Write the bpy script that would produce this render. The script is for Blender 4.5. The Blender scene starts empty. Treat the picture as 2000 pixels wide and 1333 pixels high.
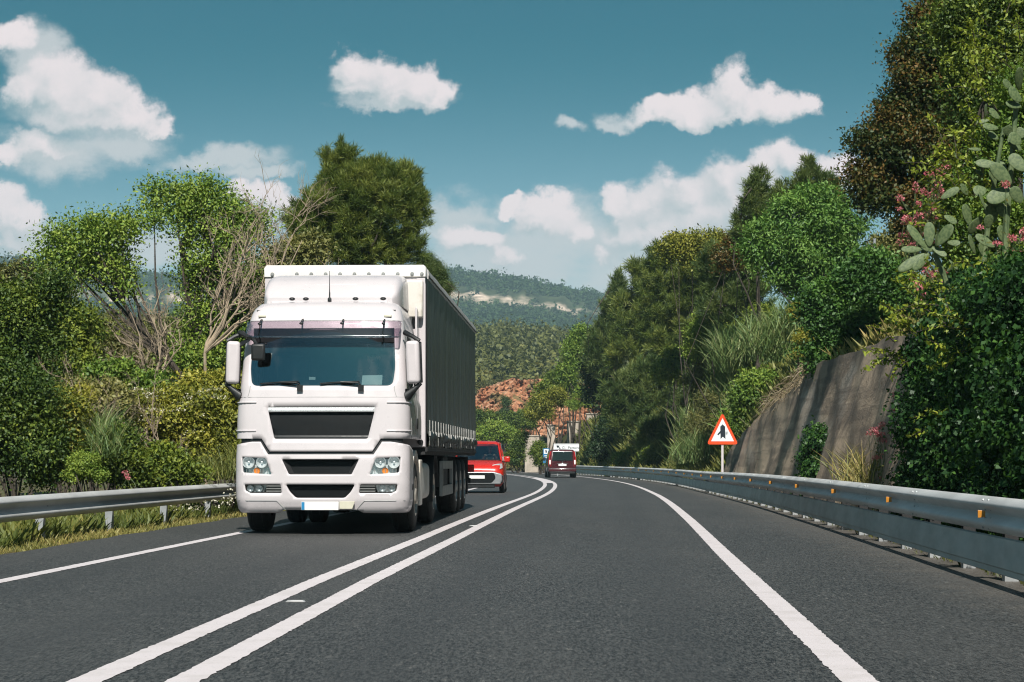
import bpy, bmesh, math, random
import numpy as np
from mathutils import Vector, Matrix
from mathutils.geometry import delaunay_2d_cdt

scene = bpy.context.scene
COL = scene.collection
R = math.radians
PI = math.pi

# ------------------------------------------------------------------ camera
FPX, HZ, CAMH = 3760.0, 893.0, 1.12          # focal length in photo pixels, horizon row, eye height
cam_d = bpy.data.cameras.new('camera')
cam = bpy.data.objects.new('camera', cam_d); COL.objects.link(cam)
cam.location = (0, 0, CAMH); cam.rotation_euler = (R(90), 0, 0)
cam_d.sensor_width = 36; cam_d.lens = 36*FPX/2000
cam_d.shift_y = (HZ-666.5)/2000
cam_d.clip_start = .1; cam_d.clip_end = 20000
scene.camera = cam

# ------------------------------------------------------------------ light
SUN_EL, SUN_AZ = 48.0, 3.5                   # behind the camera, to its right
sd = Vector((math.sin(R(SUN_AZ))*math.cos(R(SUN_EL)), -math.cos(R(SUN_AZ))*math.cos(R(SUN_EL)), math.sin(R(SUN_EL))))
sun_d = bpy.data.lights.new('sun', 'SUN'); sun_d.energy = 5.0; sun_d.angle = R(.5); sun_d.color = (1, .95, .88)
sun = bpy.data.objects.new('sun', sun_d); COL.objects.link(sun)
sun.rotation_euler = sd.to_track_quat('Z', 'Y').to_euler()
sun.location = (30, -60, 80)
scene.view_settings.view_transform = 'Standard'
scene.view_settings.look = 'None'
scene.view_settings.exposure = .45
scene.view_settings.gamma = 1
scene.cycles.use_denoising = True
scene.cycles.filter_width = 1.15
scene.cycles.max_bounces = 8
scene.cycles.diffuse_bounces = 3
scene.cycles.glossy_bounces = 3
scene.cycles.transmission_bounces = 5
scene.cycles.transparent_max_bounces = 8
scene.cycles.volume_bounces = 0
scene.cycles.sample_clamp_indirect = 4

# ------------------------------------------------------------------ node helper
class NT:
    def __init__(s, tree): s.t = tree; s.n = tree.nodes; s.l = tree.links
    def new(s, typ, **kw):
        n = s.n.new(typ)
        for k, v in kw.items():
            setattr(n, k, v)
        return n
    def link(s, a, b): s.l.new(a, b)
    def val(s, x, sock):
        if hasattr(x, 'is_output') or isinstance(x, bpy.types.NodeSocket): s.l.new(x, sock)
        else: sock.default_value = x
    def m(s, op, a, b=None, c=None, clamp=False):
        n = s.n.new('ShaderNodeMath'); n.operation = op; n.use_clamp = clamp
        s.val(a, n.inputs[0])
        if b is not None: s.val(b, n.inputs[1])
        if c is not None: s.val(c, n.inputs[2])
        return n.outputs[0]
    def vm(s, op, a, b=None):
        n = s.n.new('ShaderNodeVectorMath'); n.operation = op
        s.val(a, n.inputs[0])
        if b is not None: s.val(b, n.inputs[1])
        return n.outputs['Value'] if op in ('LENGTH', 'DOT_PRODUCT', 'DISTANCE') else n.outputs[0]
    def mix(s, f, a, b, mode='MIX'):
        n = s.n.new('ShaderNodeMix'); n.data_type = 'RGBA'; n.blend_type = mode
        s.val(f, n.inputs[0]); s.val(a, n.inputs[6]); s.val(b, n.inputs[7])
        return n.outputs[2]
    def ramp(s, x, lo, hi, a=0., b=1., smooth=True):
        n = s.n.new('ShaderNodeMapRange'); n.interpolation_type = 'SMOOTHSTEP' if smooth else 'LINEAR'
        s.val(x, n.inputs[0]); n.inputs[1].default_value = lo; n.inputs[2].default_value = hi
        n.inputs[3].default_value = a; n.inputs[4].default_value = b
        return n.outputs[0]
    def noise(s, vec, scale, detail=3, rough=.5, dist=0.):
        n = s.n.new('ShaderNodeTexNoise'); s.l.new(vec, n.inputs['Vector'])
        n.inputs['Scale'].default_value = scale; n.inputs['Detail'].default_value = detail
        n.inputs['Roughness'].default_value = rough; n.inputs['Distortion'].default_value = dist
        return n
def c4(c): return (c[0], c[1], c[2], 1.0)

# ------------------------------------------------------------------ sky with cumulus clouds
world = bpy.data.worlds.new('World'); scene.world = world; world.use_nodes = True
W = NT(world.node_tree); W.n.clear()
wo = W.new('ShaderNodeOutputWorld'); bg = W.new('ShaderNodeBackground')
sky = W.new('ShaderNodeTexSky', sky_type='NISHITA')
sky.sun_disc = False; sky.sun_elevation = R(SUN_EL); sky.sun_rotation = math.atan2(sd.x, sd.y)
sky.altitude = 200; sky.air_density = 1.0; sky.dust_density = .6; sky.ozone_density = 1.5
tc = W.new('ShaderNodeTexCoord')
sep = W.new('ShaderNodeSeparateXYZ'); W.link(tc.outputs['Generated'], sep.inputs[0])
ysafe = W.m('MAXIMUM', W.m('ABSOLUTE', sep.outputs[1]), .08)
comb = W.new('ShaderNodeCombineXYZ')
W.link(W.m('DIVIDE', sep.outputs[0], ysafe), comb.inputs[0]); W.link(W.m('DIVIDE', sep.outputs[2], ysafe), comb.inputs[1])
uv = comb.outputs[0]                        # slope of the view direction: east / up against distance north
# (x, base y, radius x, radius y) of each puff in photo rows/columns, turned into slopes
PUFF = [
 (110,178,88,72),(160,210,120,60),(190,190,80,62),(55,185,62,60),(250,220,72,44),(300,245,46,32),(160,232,150,40),(85,282,72,36),(15,300,60,30),(5,85,58,40),
 (0,420,52,66),(40,430,46,48),(-20,400,60,60),(20,470,60,50),
 (480,392,46,46),(520,430,80,60),(520,398,52,46),(560,410,42,40),(500,440,70,50),
 (690,138,52,50),(765,172,105,46),(745,150,72,54),(800,165,66,48),(845,182,38,34),(690,172,52,34),(770,185,80,26),
 (1442,182,46,66),(1415,208,72,46),(1490,212,70,38),(1550,212,48,38),(1345,212,66,38),(1575,206,36,38),(1300,216,50,28),(1520,208,60,44),(1430,226,170,24),(1300,226,60,20),
 (1212,388,40,44),(1370,420,180,90),(1450,390,130,70),(1300,450,120,60),(1270,402,60,50),(1335,380,62,58),(1405,345,70,66),(1480,330,66,58),(1545,330,50,54),(1630,345,62,46),(1250,450,90,60),(1350,440,120,90),(1470,400,120,80),
 (900,460,52,36),(930,470,70,36),(1060,430,80,36),(945,475,40,30),(985,512,40,36),(1060,412,62,34),(995,395,40,20),(1185,488,32,24),(1130,450,40,30),
]
FAINT = [(1250,228,90,26),(1200,236,50,18),(1112,244,34,26),(430,305,170,34),(500,335,110,24),(250,280,130,46),(110,300,180,70),(900,410,120,40),(1030,470,170,90),(1000,520,260,110),(1240,520,200,110),(900,440,120,80),(1120,450,140,90),(1320,232,150,18),(760,200,130,22),(60,110,90,70),(300,480,240,80),(60,480,140,70),(700,560,300,60),(1500,470,200,120)]
def cloud_group(name, puffs):
    g = bpy.data.node_groups.new(name, 'ShaderNodeTree')
    g.interface.new_socket('Vector', in_out='INPUT', socket_type='NodeSocketVector')
    g.interface.new_socket('Value', in_out='OUTPUT', socket_type='NodeSocketFloat')
    G = NT(g); gi = G.new('NodeGroupInput'); go = G.new('NodeGroupOutput')
    acc = None
    for (px, py, rx, ry) in puffs:
        src = gi.outputs[0] if acc is None else G.vm('ADD', gi.outputs[0], G.m('MULTIPLY', acc, 1e-7))   # keeps the puffs in sequence (node stack)
        d = G.vm('SUBTRACT', src, ((px-1000)/FPX, (HZ-py)/FPX, 0))
        d = G.vm('MULTIPLY', d, (FPX/rx, FPX/ry, 0))
        s2 = G.new('ShaderNodeSeparateXYZ'); G.link(d, s2.inputs[0])
        yy = G.m('MAXIMUM', s2.outputs[1], G.m('MULTIPLY', s2.outputs[1], -1.25))
        l = G.m('SQRT', G.m('ADD', G.m('MULTIPLY', s2.outputs[0], s2.outputs[0]), G.m('MULTIPLY', yy, yy)))
        f = G.m('SUBTRACT', 1.0, l)
        f = G.m('MAXIMUM', f, -1.0)
        acc = f if acc is None else G.m('SMOOTH_MAX', acc, f, .38)
    G.link(acc, go.inputs[0])
    return g
cg = cloud_group('cumulus_field', PUFF)
def cl_eval(grp, vec):
    n = W.new('ShaderNodeGroup'); n.node_tree = grp; W.link(vec, n.inputs[0]); return n.outputs[0]
n1 = W.noise(uv, 24, 8, .6); n2 = W.noise(uv, 85, 6, .62)
wob = W.vm('MULTIPLY', W.vm('SUBTRACT', n1.outputs['Color'], (.5, .5, .5)), (.040, .034, 0))
wob2 = W.vm('MULTIPLY', W.vm('SUBTRACT', n2.outputs['Color'], (.5, .5, .5)), (.016, .014, 0))
p1 = W.vm('ADD', W.vm('ADD', uv, wob), wob2)
fA = cl_eval(cg, p1)
fB = cl_eval(cg, W.vm('ADD', W.vm('ADD', p1, (.004, .0095, 0)), W.m('MULTIPLY', fA, 1e-7)))
n3 = W.noise(uv, 40, 7, .62)
lit = W.m('SUBTRACT', fA, fB)               # > 0 towards a cloud's crown, < 0 towards its base
soft = W.ramp(lit, -.34, .18, .66, .38)     # bases melt into the air, crowns are crisper
dens = W.m('ADD', fA, W.m('MULTIPLY', W.m('SUBTRACT', n3.outputs[0], .5), .62))
dens = W.m('DIVIDE', W.m('ADD', dens, .10), W.m('ADD', soft, .10), clamp=True)
dens = W.m('MULTIPLY', dens, W.m('MULTIPLY', dens, W.m('SUBTRACT', 3., W.m('MULTIPLY', dens, 2.))))
shade = W.m('ADD', .50, W.m('MULTIPLY', lit, .62))
shade = W.m('ADD', shade, W.m('MULTIPLY', W.m('SUBTRACT', n2.outputs[0], .5), .45))
shade = W.m('ADD', shade, W.m('MULTIPLY', W.m('SUBTRACT', n3.outputs[0], .5), .55))
shade = W.ramp(shade, .0, 1.02)
fg = cl_eval(cloud_group('haze_cloud_field', FAINT), W.vm('ADD', p1, W.m('MULTIPLY', fB, 1e-7)))
n4 = W.noise(W.vm('MULTIPLY', uv, (1, 2.2, 1)), 22, 6, .6)
faint = W.m('MULTIPLY', W.ramp(W.m('ADD', fg, W.m('MULTIPLY', W.m('SUBTRACT', n4.outputs[0], .5), 1.25)), .0, .75), .92)
front = W.m('GREATER_THAN', sep.outputs[1], .05)
up_ok = W.ramp(sep.outputs[2], .0, .02)
# the rest of the sky carries broken high cloud, seen only in reflections
n5 = W.noise(tc.outputs['Generated'], 3.2, 5, .6)
elev = W.m('DIVIDE', sep.outputs[2], ysafe)
tint = W.mix(W.ramp(elev, .03, .225), (.80, .92, .90, 1), (.055, .39, .385, 1))
base = W.mix(1.0, sky.outputs[0], tint, 'MULTIPLY')
rest = W.mix(W.m('MULTIPLY', W.ramp(n5.outputs[0], .5, .72), .8), W.mix(1., sky.outputs[0], (.17, .47, .45, 1), 'MULTIPLY'), (5.2, 5.7, 5.9, 1))
ccol = W.mix(shade, (4.0, 5.0, 5.3, 1), (8.9, 8.0, 8.1, 1))
north = W.mix(W.m('MULTIPLY', faint, up_ok), base, (6.0, 6.3, 6.5, 1))
north = W.mix(W.m('MULTIPLY', dens, W.ramp(elev, .05, .12, .55, 1.)), north, ccol)
W.link(rest, bg.inputs[0]); bg.inputs[1].default_value = .074
bg2 = W.new('ShaderNodeBackground'); W.link(north, bg2.inputs[0]); bg2.inputs[1].default_value = .074
# the cumulus field stands only in the northern sky; elsewhere its nodes are skipped
wide = W.m('MULTIPLY', W.m('LESS_THAN', W.m('ABSOLUTE', W.m('DIVIDE', sep.outputs[0], ysafe)), .5), front)
wide = W.m('MULTIPLY', wide, W.m('MULTIPLY', W.m('LESS_THAN', elev, .36), W.m('GREATER_THAN', elev, 0.)))
wm = W.new('ShaderNodeMixShader'); W.link(wide, wm.inputs[0]); W.link(bg.outputs[0], wm.inputs[1]); W.link(bg2.outputs[0], wm.inputs[2])
W.link(wm.outputs[0], wo.inputs[0])
world.cycles.sampling_method = 'MANUAL'; world.cycles.sample_map_resolution = 512

# ------------------------------------------------------------------ materials
def newmat(name):
    m = bpy.data.materials.new(name); m.use_nodes = True
    t = NT(m.node_tree); t.n.clear()
    o = t.new('ShaderNodeOutputMaterial')
    return m, t, o
def pm(name, col, rough=.5, metal=0., var=.12, scale=4., bump=0., bscale=60., col2=None, spec=.5, coat=0., stretch=(1, 1, 1), lo=.35, hi=.65):
    m, t, o = newmat(name)
    b = t.new('ShaderNodeBsdfPrincipled'); t.link(b.outputs[0], o.inputs[0])
    co = t.new('ShaderNodeTexCoord').outputs['Object']
    co = t.vm('MULTIPLY', co, stretch)
    n = t.noise(co, scale, 5, .6)
    c2 = col2 if col2 else tuple(max(0, c*(1-var)) for c in col)
    f = t.ramp(n.outputs[0], lo, hi)
    t.link(t.mix(f, c4(col), c4(c2)), b.inputs['Base Color'])
    b.inputs['Roughness'].default_value = rough; b.inputs['Metallic'].default_value = metal
    b.inputs['Specular IOR Level'].default_value = spec
    b.inputs['Coat Weight'].default_value = coat; b.inputs['Coat Roughness'].default_value = .05
    rr = t.ramp(t.noise(co, scale*3, 4, .6).outputs[0], .3, .7, max(0, rough-.07), min(1, rough+.1))
    t.link(rr, b.inputs['Roughness'])
    if bump:
        bp = t.new('ShaderNodeBump'); bp.inputs['Strength'].default_value = bump; bp.inputs['Distance'].default_value = .02
        t.link(t.noise(co, bscale, 5, .6).outputs[0], bp.inputs['Height']); t.link(bp.outputs[0], b.inputs['Normal'])
    return m
def leafmat(name, stops, trans=.2, rough=.55, gloss=.025):
    """leaf colour runs through the stops with each leaf's own 'tint' value"""
    m, t, o = newmat(name)
    at = t.new('ShaderNodeAttribute', attribute_name='tint')
    cr = t.new('ShaderNodeValToRGB')
    el = cr.color_ramp.elements
    while len(el) < len(stops): el.new(.5)
    for i, s in enumerate(stops):
        el[i].position = i/(len(stops)-1); el[i].color = c4(s)
    t.link(at.outputs['Fac'], cr.inputs[0])
    d = t.new('ShaderNodeBsdfDiffuse'); tr = t.new('ShaderNodeBsdfTranslucent'); g = t.new('ShaderNodeBsdfGlossy')
    t.link(cr.outputs[0], d.inputs[0])
    t.link(t.mix(1., cr.outputs[0], (1.25, 1.35, .6, 1), 'MULTIPLY'), tr.inputs[0])
    g.inputs['Roughness'].default_value = rough; g.inputs[0].default_value = (.9, 1, .9, 1)
    a = t.new('ShaderNodeMixShader'); a.inputs[0].default_value = trans
    t.link(d.outputs[0], a.inputs[1]); t.link(tr.outputs[0], a.inputs[2])
    b = t.new('ShaderNodeMixShader'); b.inputs[0].default_value = gloss
    t.link(a.outputs[0], b.inputs[1]); t.link(g.outputs[0], b.inputs[2])
    t.link(b.outputs[0], o.inputs[0])
    return m
def glassmat(name, tint, refl=.25, rough=.02):
    m, t, o = newmat(name)
    tr = t.new('ShaderNodeBsdfTransparent'); tr.inputs[0].default_value = c4(tint)
    g = t.new('ShaderNodeBsdfGlossy'); g.inputs['Roughness'].default_value = rough; g.inputs[0].default_value = (.9, 1, 1, 1)
    fr = t.new('ShaderNodeLayerWeight'); fr.inputs[0].default_value = .25
    k = t.m('ADD', refl, t.m('MULTIPLY', fr.outputs['Fresnel'], .7), clamp=True)
    mx = t.new('ShaderNodeMixShader'); t.link(k, mx.inputs[0])
    t.link(tr.outputs[0], mx.inputs[1]); t.link(g.outputs[0], mx.inputs[2])
    t.link(mx.outputs[0], o.inputs[0])
    return m
M = {}
M['white_paint'] = pm('white_paint', (.555, .52, .53), .32, var=.05, scale=1.5, coat=.35)
M['white_dirty'] = pm('white_dirty', (.66, .63, .58), .5, var=.3, scale=3, col2=(.42, .37, .29), lo=.42, hi=.75)
M['white_plastic'] = pm('white_plastic', (.55, .51, .52), .4, var=.05)
M['black_plastic'] = pm('black_plastic', (.012, .014, .015), .45, var=.3)
M['black_mesh'] = pm('black_mesh', (.003, .005, .006), .55, var=.3, spec=.25)
M['rubber'] = pm('rubber', (.018, .018, .018), .8, var=.35, bump=.3, bscale=30)
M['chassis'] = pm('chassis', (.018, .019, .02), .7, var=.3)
M['steel_rim'] = pm('steel_rim', (.42, .39, .34), .5, .5, var=.4, scale=8)
M['chrome'] = pm('chrome', (.75, .76, .78), .12, 1., var=.05)
M['grey_metal'] = pm('grey_metal', (.36, .37, .36), .5, .4, var=.25)
M['curtain'] = pm('curtain', (.062, .088, .095), .42, var=.22, scale=2.2, stretch=(1, 1.6, .25), bump=.12, bscale=7, spec=.45)
M['tarp'] = pm('tarp', (.02, .024, .026), .35, var=.4, scale=6)
M['strap'] = pm('strap', (.42, .42, .4), .6, var=.3, scale=20)
M['roof_sheet'] = pm('roof_sheet', (.7, .68, .66), .5, var=.15, scale=2)
M['cab_dark'] = pm('cab_dark', (.05, .055, .055), .8, var=.2)
M['paper'] = pm('paper', (.8, .78, .78), .7, var=.03)
M['glass'] = glassmat('glass', (.46, .58, .58), .32)
M['lamp_silver'] = pm('lamp_silver', (.72, .75, .76), .28, .35, var=.12, scale=14)
M['glass_dark'] = glassmat('glass_dark', (.10, .14, .14), .10)
M['lens'] = glassmat('lens', (.93, .95, .95), .03)
M['visor'] = glassmat('visor', (.78, .71, .75), .08, .12)
M['amber'] = pm('amber', (.8, .25, .03), .3, var=.1)
M['plate_white'] = pm('plate_white', (.78, .78, .76), .4, var=.04)
M['plate_blue'] = pm('plate_blue', (.02, .22, .45), .4)
M['beige'] = pm('beige', (.55, .53, .42), .5, var=.15)
M['galv'] = pm('galv', (.53, .54, .535), .5, .12, var=.22, scale=2.5, stretch=(1, .3, 1), bump=.03, bscale=12)
M['galv_panel'] = pm('galv_panel', (.36, .42, .415), .5, .12, var=.25, scale=3, stretch=(1, .3, 1))
M['galv_post'] = pm('galv_post', (.36, .38, .39), .5, .3, var=.2)
M['orange'] = pm('orange', (.50, .20, .02), .35, var=.15)
M['red_paint'] = pm('red_paint', (.48, .018, .010), .3, var=.05, coat=.5)
M['maroon'] = pm('maroon', (.05, .004, .008), .3, var=.08, coat=.5)
M['tail_red'] = pm('tail_red', (.55, .015, .015), .2, var=.1)
M['silver'] = pm('silver', (.5, .5, .5), .35, .4, var=.05)
M['sign_red'] = pm('sign_red', (.82, .075, .015), .4, var=.05)
M['sign_white'] = pm('sign_white', (.78, .80, .82), .4, var=.04)
M['sign_black'] = pm('sign_black', (.012, .02, .03), .45)
M['sign_blue'] = pm('sign_blue', (.03, .16, .32), .4, var=.1)
M['bark'] = pm('bark', (.07, .056, .042), .9, var=.5, scale=8, bump=.5, bscale=25)
M['dead_wood'] = pm('dead_wood', (.34, .27, .19), .9, var=.35, scale=6, bump=.3, bscale=30)
M['skin'] = pm('skin', (.5, .3, .22), .5, var=.1)
M['shirt'] = pm('shirt', (.16, .17, .19), .8, var=.2)
M['hair'] = pm('hair', (.03, .022, .018), .7)
# foliage, by leaf kind
M['lf_mid'] = leafmat('leaf_mid', [(0.035, 0.071, 0.013), (0.098, 0.145, 0.019), (0.213, 0.255, 0.031)])
M['lf_bright'] = leafmat('leaf_bright', [(0.055, 0.112, 0.017), (0.133, 0.217, 0.028), (0.265, 0.337, 0.055)])
M['lf_yellow'] = leafmat('leaf_yellow', [(0.067, 0.086, 0.011), (0.179, 0.193, 0.023), (0.373, 0.342, 0.053)])
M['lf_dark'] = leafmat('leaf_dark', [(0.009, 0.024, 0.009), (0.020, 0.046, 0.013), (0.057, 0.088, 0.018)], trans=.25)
M['lf_fresh'] = leafmat('leaf_fresh', [(0.026, 0.075, 0.015), (0.071, 0.163, 0.025), (0.170, 0.286, 0.056)])
M['lf_red'] = leafmat('leaf_red', [(.014, .034, .008), (.045, .065, .012), (.15, .082, .016)], trans=.2)
M['lf_olive'] = leafmat('leaf_olive', [(0.056, 0.064, 0.020), (0.128, 0.137, 0.037), (0.254, 0.236, 0.077)])
M['pine'] = leafmat('pine_needles', [(.038, .066, .012), (.092, .135, .022), (.20, .225, .045)], trans=.24)
M['pine_dark'] = leafmat('pine_needles_dark', [(.024, .050, .014), (.066, .108, .024), (.15, .185, .05)], trans=.24)
M['ivy'] = leafmat('ivy_leaf', [(0.009, 0.027, 0.009), (0.020, 0.061, 0.015), (0.064, 0.143, 0.025)], trans=.25, rough=.45, gloss=.02)
M['sprig'] = leafmat('sprig', [(0.128, 0.177, 0.015), (0.213, 0.258, 0.025), (0.284, 0.299, 0.037)])
M['reed'] = leafmat('reed_blade', [(.06, .12, .035), (.14, .20, .06), (.30, .30, .13)])
M['drygrass'] = leafmat('dry_grass', [(0.142, 0.150, 0.037), (0.284, 0.245, 0.075), (0.454, 0.340, 0.150)])
M['grass'] = leafmat('grass_blade', [(.06, .085, .016), (.13, .15, .03), (.27, .25, .07)])
M['dry_twig'] = leafmat('dry_twig', [(.10, .08, .05), (.18, .14, .09), (.26, .21, .13)], trans=.1)
M['blossom'] = leafmat('white_blossom', [(.5, .48, .36), (.65, .62, .5), (.75, .72, .6)])
M['valerian'] = leafmat('valerian_flower', [(.42, .08, .12), (.62, .19, .23), (.72, .36, .36)], trans=.3)
M['far_forest'] = leafmat('far_forest', [(0.026, 0.049, 0.020), (0.043, 0.075, 0.027), (0.078, 0.109, 0.037)], trans=.1, gloss=.0)
M['cactus'] = pm('cactus_pad', (.115, .155, .062), .6, var=.35, scale=7, bump=.2, bscale=45, col2=(.05, .085, .03))
M['agave'] = pm('agave_leaf', (.10, .16, .13), .5, var=.3)
M['concrete'] = pm('concrete', (.46, .40, .33), .85, var=.3, scale=1.2, bump=.2, bscale=8)

# ------------------------------------------------------------------ mesh helpers
class MB:
    """collects shapes and links them as ONE mesh object"""
    def __init__(s): s.v = []; s.f = []; s.mi = []
    def add(s, vs, fs, m=0):
        o = len(s.v); s.v += [tuple(v) for v in vs]
        for f in fs: s.f.append([i+o for i in f]); s.mi.append(m)
        return s
    def box(s, x0, x1, y0, y1, z0, z1, m=0):
        v = [(x, y, z) for z in (z0, z1) for y in (y0, y1) for x in (x0, x1)]
        return s.add(v, [(0,2,3,1),(4,5,7,6),(0,1,5,4),(2,6,7,3),(0,4,6,2),(1,3,7,5)], m)
    def prism(s, poly, axis, a, b, m=0):
        n = len(poly)
        def P(p, d): return {'x': (d, p[0], p[1]), 'y': (p[0], d, p[1]), 'z': (p[0], p[1], d)}[axis]
        v = [P(p, a) for p in poly]+[P(p, b) for p in poly]
        f = [list(range(n))[::-1], list(range(n, 2*n))]+[(i, (i+1) % n, n+(i+1) % n, n+i) for i in range(n)]
        return s.add(v, f, m)
    def tube(s, pts, rad, n=8, m=0, cap=True):
        pts = [Vector(p) for p in pts]
        if not hasattr(rad, '__len__'): rad = [rad]*len(pts)
        v = []; ref = None
        for i, p in enumerate(pts):
            d = (pts[min(i+1, len(pts)-1)]-pts[max(i-1, 0)])
            if d.length < 1e-9: d = Vector((0, 0, 1))
            d.normalize()
            if ref is None: ref = Vector((0, 0, 1)) if abs(d.z) < .9 else Vector((1, 0, 0))
            a = d.cross(ref)
            if a.length < 1e-5: a = d.cross(Vector((1, .3, 0)))
            a.normalize(); b = d.cross(a).normalized()
            for k in range(n):
                t = 2*PI*k/n
                v.append(p+(a*math.cos(t)+b*math.sin(t))*rad[i])
        f = [(i*n+k, i*n+(k+1) % n, (i+1)*n+(k+1) % n, (i+1)*n+k) for i in range(len(pts)-1) for k in range(n)]
        if cap: f += [list(range(n))[::-1], [(len(pts)-1)*n+k for k in range(n)]]
        return s.add(v, f, m)
    def lathe(s, prof, axis='x', c=(0, 0, 0), n=32, m=0):
        """prof: (along axis, radius)"""
        v = []
        for (a, r) in prof:
            for k in range(n):
                t = 2*PI*k/n; p, q = r*math.cos(t), r*math.sin(t)
                o = {'x': (a, p, q), 'y': (p, a, q), 'z': (p, q, a)}[axis]
                v.append((o[0]+c[0], o[1]+c[1], o[2]+c[2]))
        f = [(i*n+k, i*n+(k+1) % n, (i+1)*n+(k+1) % n, (i+1)*n+k) for i in range(len(prof)-1) for k in range(n)]
        return s.add(v, f, m)
    def loft(s, rings, cap=True, m=0, closed=True):
        n = len(rings[0]); v = [p for r in rings for p in r]; e = n if closed else n-1
        f = [(i*n+k, i*n+(k+1) % n, (i+1)*n+(k+1) % n, (i+1)*n+k) for i in range(len(rings)-1) for k in range(e)]
        if cap: f += [list(range(n))[::-1], [(len(rings)-1)*n+k for k in range(n)]]
        return s.add(v, f, m)
    def ell(s, c, r, n=16, k=10, m=0):
        v = []; f = []
        for i in range(k+1):
            ph = PI*i/k
            for j in range(n):
                t = 2*PI*j/n
                v.append((c[0]+r[0]*math.sin(ph)*math.cos(t), c[1]+r[1]*math.sin(ph)*math.sin(t), c[2]+r[2]*math.cos(ph)))
        for i in range(k):
            for j in range(n): f.append((i*n+j, i*n+(j+1) % n, (i+1)*n+(j+1) % n, (i+1)*n+j))
        return s.add(v, f, m)
    def build(s, name, mats, parent=None, bevel=0, seg=2, smooth=35, loc=None, fix=True):
        me = bpy.data.meshes.new(name)
        me.from_pydata(s.v, [], s.f)
        mats = mats if isinstance(mats, (list, tuple)) else [mats]
        for m in mats: me.materials.append(M[m] if isinstance(m, str) else m)
        me.polygons.foreach_set('material_index', s.mi)
        bm = bmesh.new(); bm.from_mesh(me)
        bmesh.ops.remove_doubles(bm, verts=bm.verts, dist=1e-5)
        if fix: bmesh.ops.recalc_face_normals(bm, faces=bm.faces)
        bm.to_mesh(me); bm.free()
        if smooth:
            me.polygons.foreach_set('use_smooth', [True]*len(me.polygons))
            me.set_sharp_from_angle(angle=R(smooth))
        o = bpy.data.objects.new(name, me); COL.objects.link(o)
        if parent: o.parent = parent
        if loc: o.location = loc
        if bevel:
            b = o.modifiers.new('bevel', 'BEVEL'); b.width = bevel; b.segments = seg; b.limit_method = 'ANGLE'; b.angle_limit = R(40)
            b.harden_normals = False
        return o
def empty(name, loc=(0, 0, 0), rz=0):
    o = bpy.data.objects.new(name, None); COL.objects.link(o)
    o.location = loc; o.rotation_euler = (0, 0, rz); o.empty_display_size = .3
    return o
def tag(o, label=None, cat=None, group=None, kind=None):
    if label: o['label'] = label
    if cat: o['category'] = cat
    if group: o['group'] = group
    if kind: o['kind'] = kind
    return o
def npmesh(name, V, F, mat, parent=None, tint=None, loc=None, smooth=False, mi=None):
    """V (n,3), F (m,k) numpy -> ONE mesh object"""
    me = bpy.data.meshes.new(name)
    V = np.ascontiguousarray(V, np.float32); F = np.ascontiguousarray(F, np.int32)
    m, k = F.shape
    me.vertices.add(len(V)); me.vertices.foreach_set('co', V.ravel())
    me.loops.add(m*k); me.loops.foreach_set('vertex_index', F.ravel())
    me.polygons.add(m); me.polygons.foreach_set('loop_start', np.arange(0, m*k, k, dtype=np.int32))
    if smooth: me.polygons.foreach_set('use_smooth', np.ones(m, bool))
    mats = mat if isinstance(mat, (list, tuple)) else [mat]
    for x in mats: me.materials.append(M[x] if isinstance(x, str) else x)
    if mi is not None: me.polygons.foreach_set('material_index', np.asarray(mi, np.int32))
    me.update(calc_edges=True)
    if tint is not None:
        a = me.attributes.new('tint', 'FLOAT', 'FACE'); a.data.foreach_set('value', np.asarray(tint, np.float32))
    me.validate()
    o = bpy.data.objects.new(name, me); COL.objects.link(o)
    if parent: o.parent = parent
    if loc is not None: o.location = loc
    return o

def inpoly(p, poly):
    x, y = p; c = False; n = len(poly); j = n-1
    for i in range(n):
        xi, yi = poly[i]; xj, yj = poly[j]
        if (yi > y) != (yj > y) and x < (xj-xi)*(y-yi)/(yj-yi)+xi: c = not c
        j = i
    return c
def dens_poly(poly, step):
    out = []
    for i in range(len(poly)):
        a = poly[i]; b = poly[(i+1) % len(poly)]
        k = max(1, int(math.ceil(math.dist(a, b)/step)))
        out += [(a[0]+(b[0]-a[0])*t/k, a[1]+(b[1]-a[1])*t/k) for t in range(k)]
    return out
def rpoly(poly, r, n=4):
    """polygon with rounded corners"""
    out = []; N = len(poly)
    for i in range(N):
        p = Vector(poly[i]); a = Vector(poly[i-1]); b = Vector(poly[(i+1) % N])
        rr = r[i] if hasattr(r, '__len__') else r
        da = (a-p); db = (b-p)
        k = min(rr, da.length*.45, db.length*.45)
        if k < 1e-4: out.append(tuple(p)); continue
        s = p+da.normalized()*k; e = p+db.normalized()*k
        for t in range(n+1):
            t /= n
            q = s*(1-t)**2+p*2*t*(1-t)+e*t*t
            out.append(tuple(q))
    return out
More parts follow.
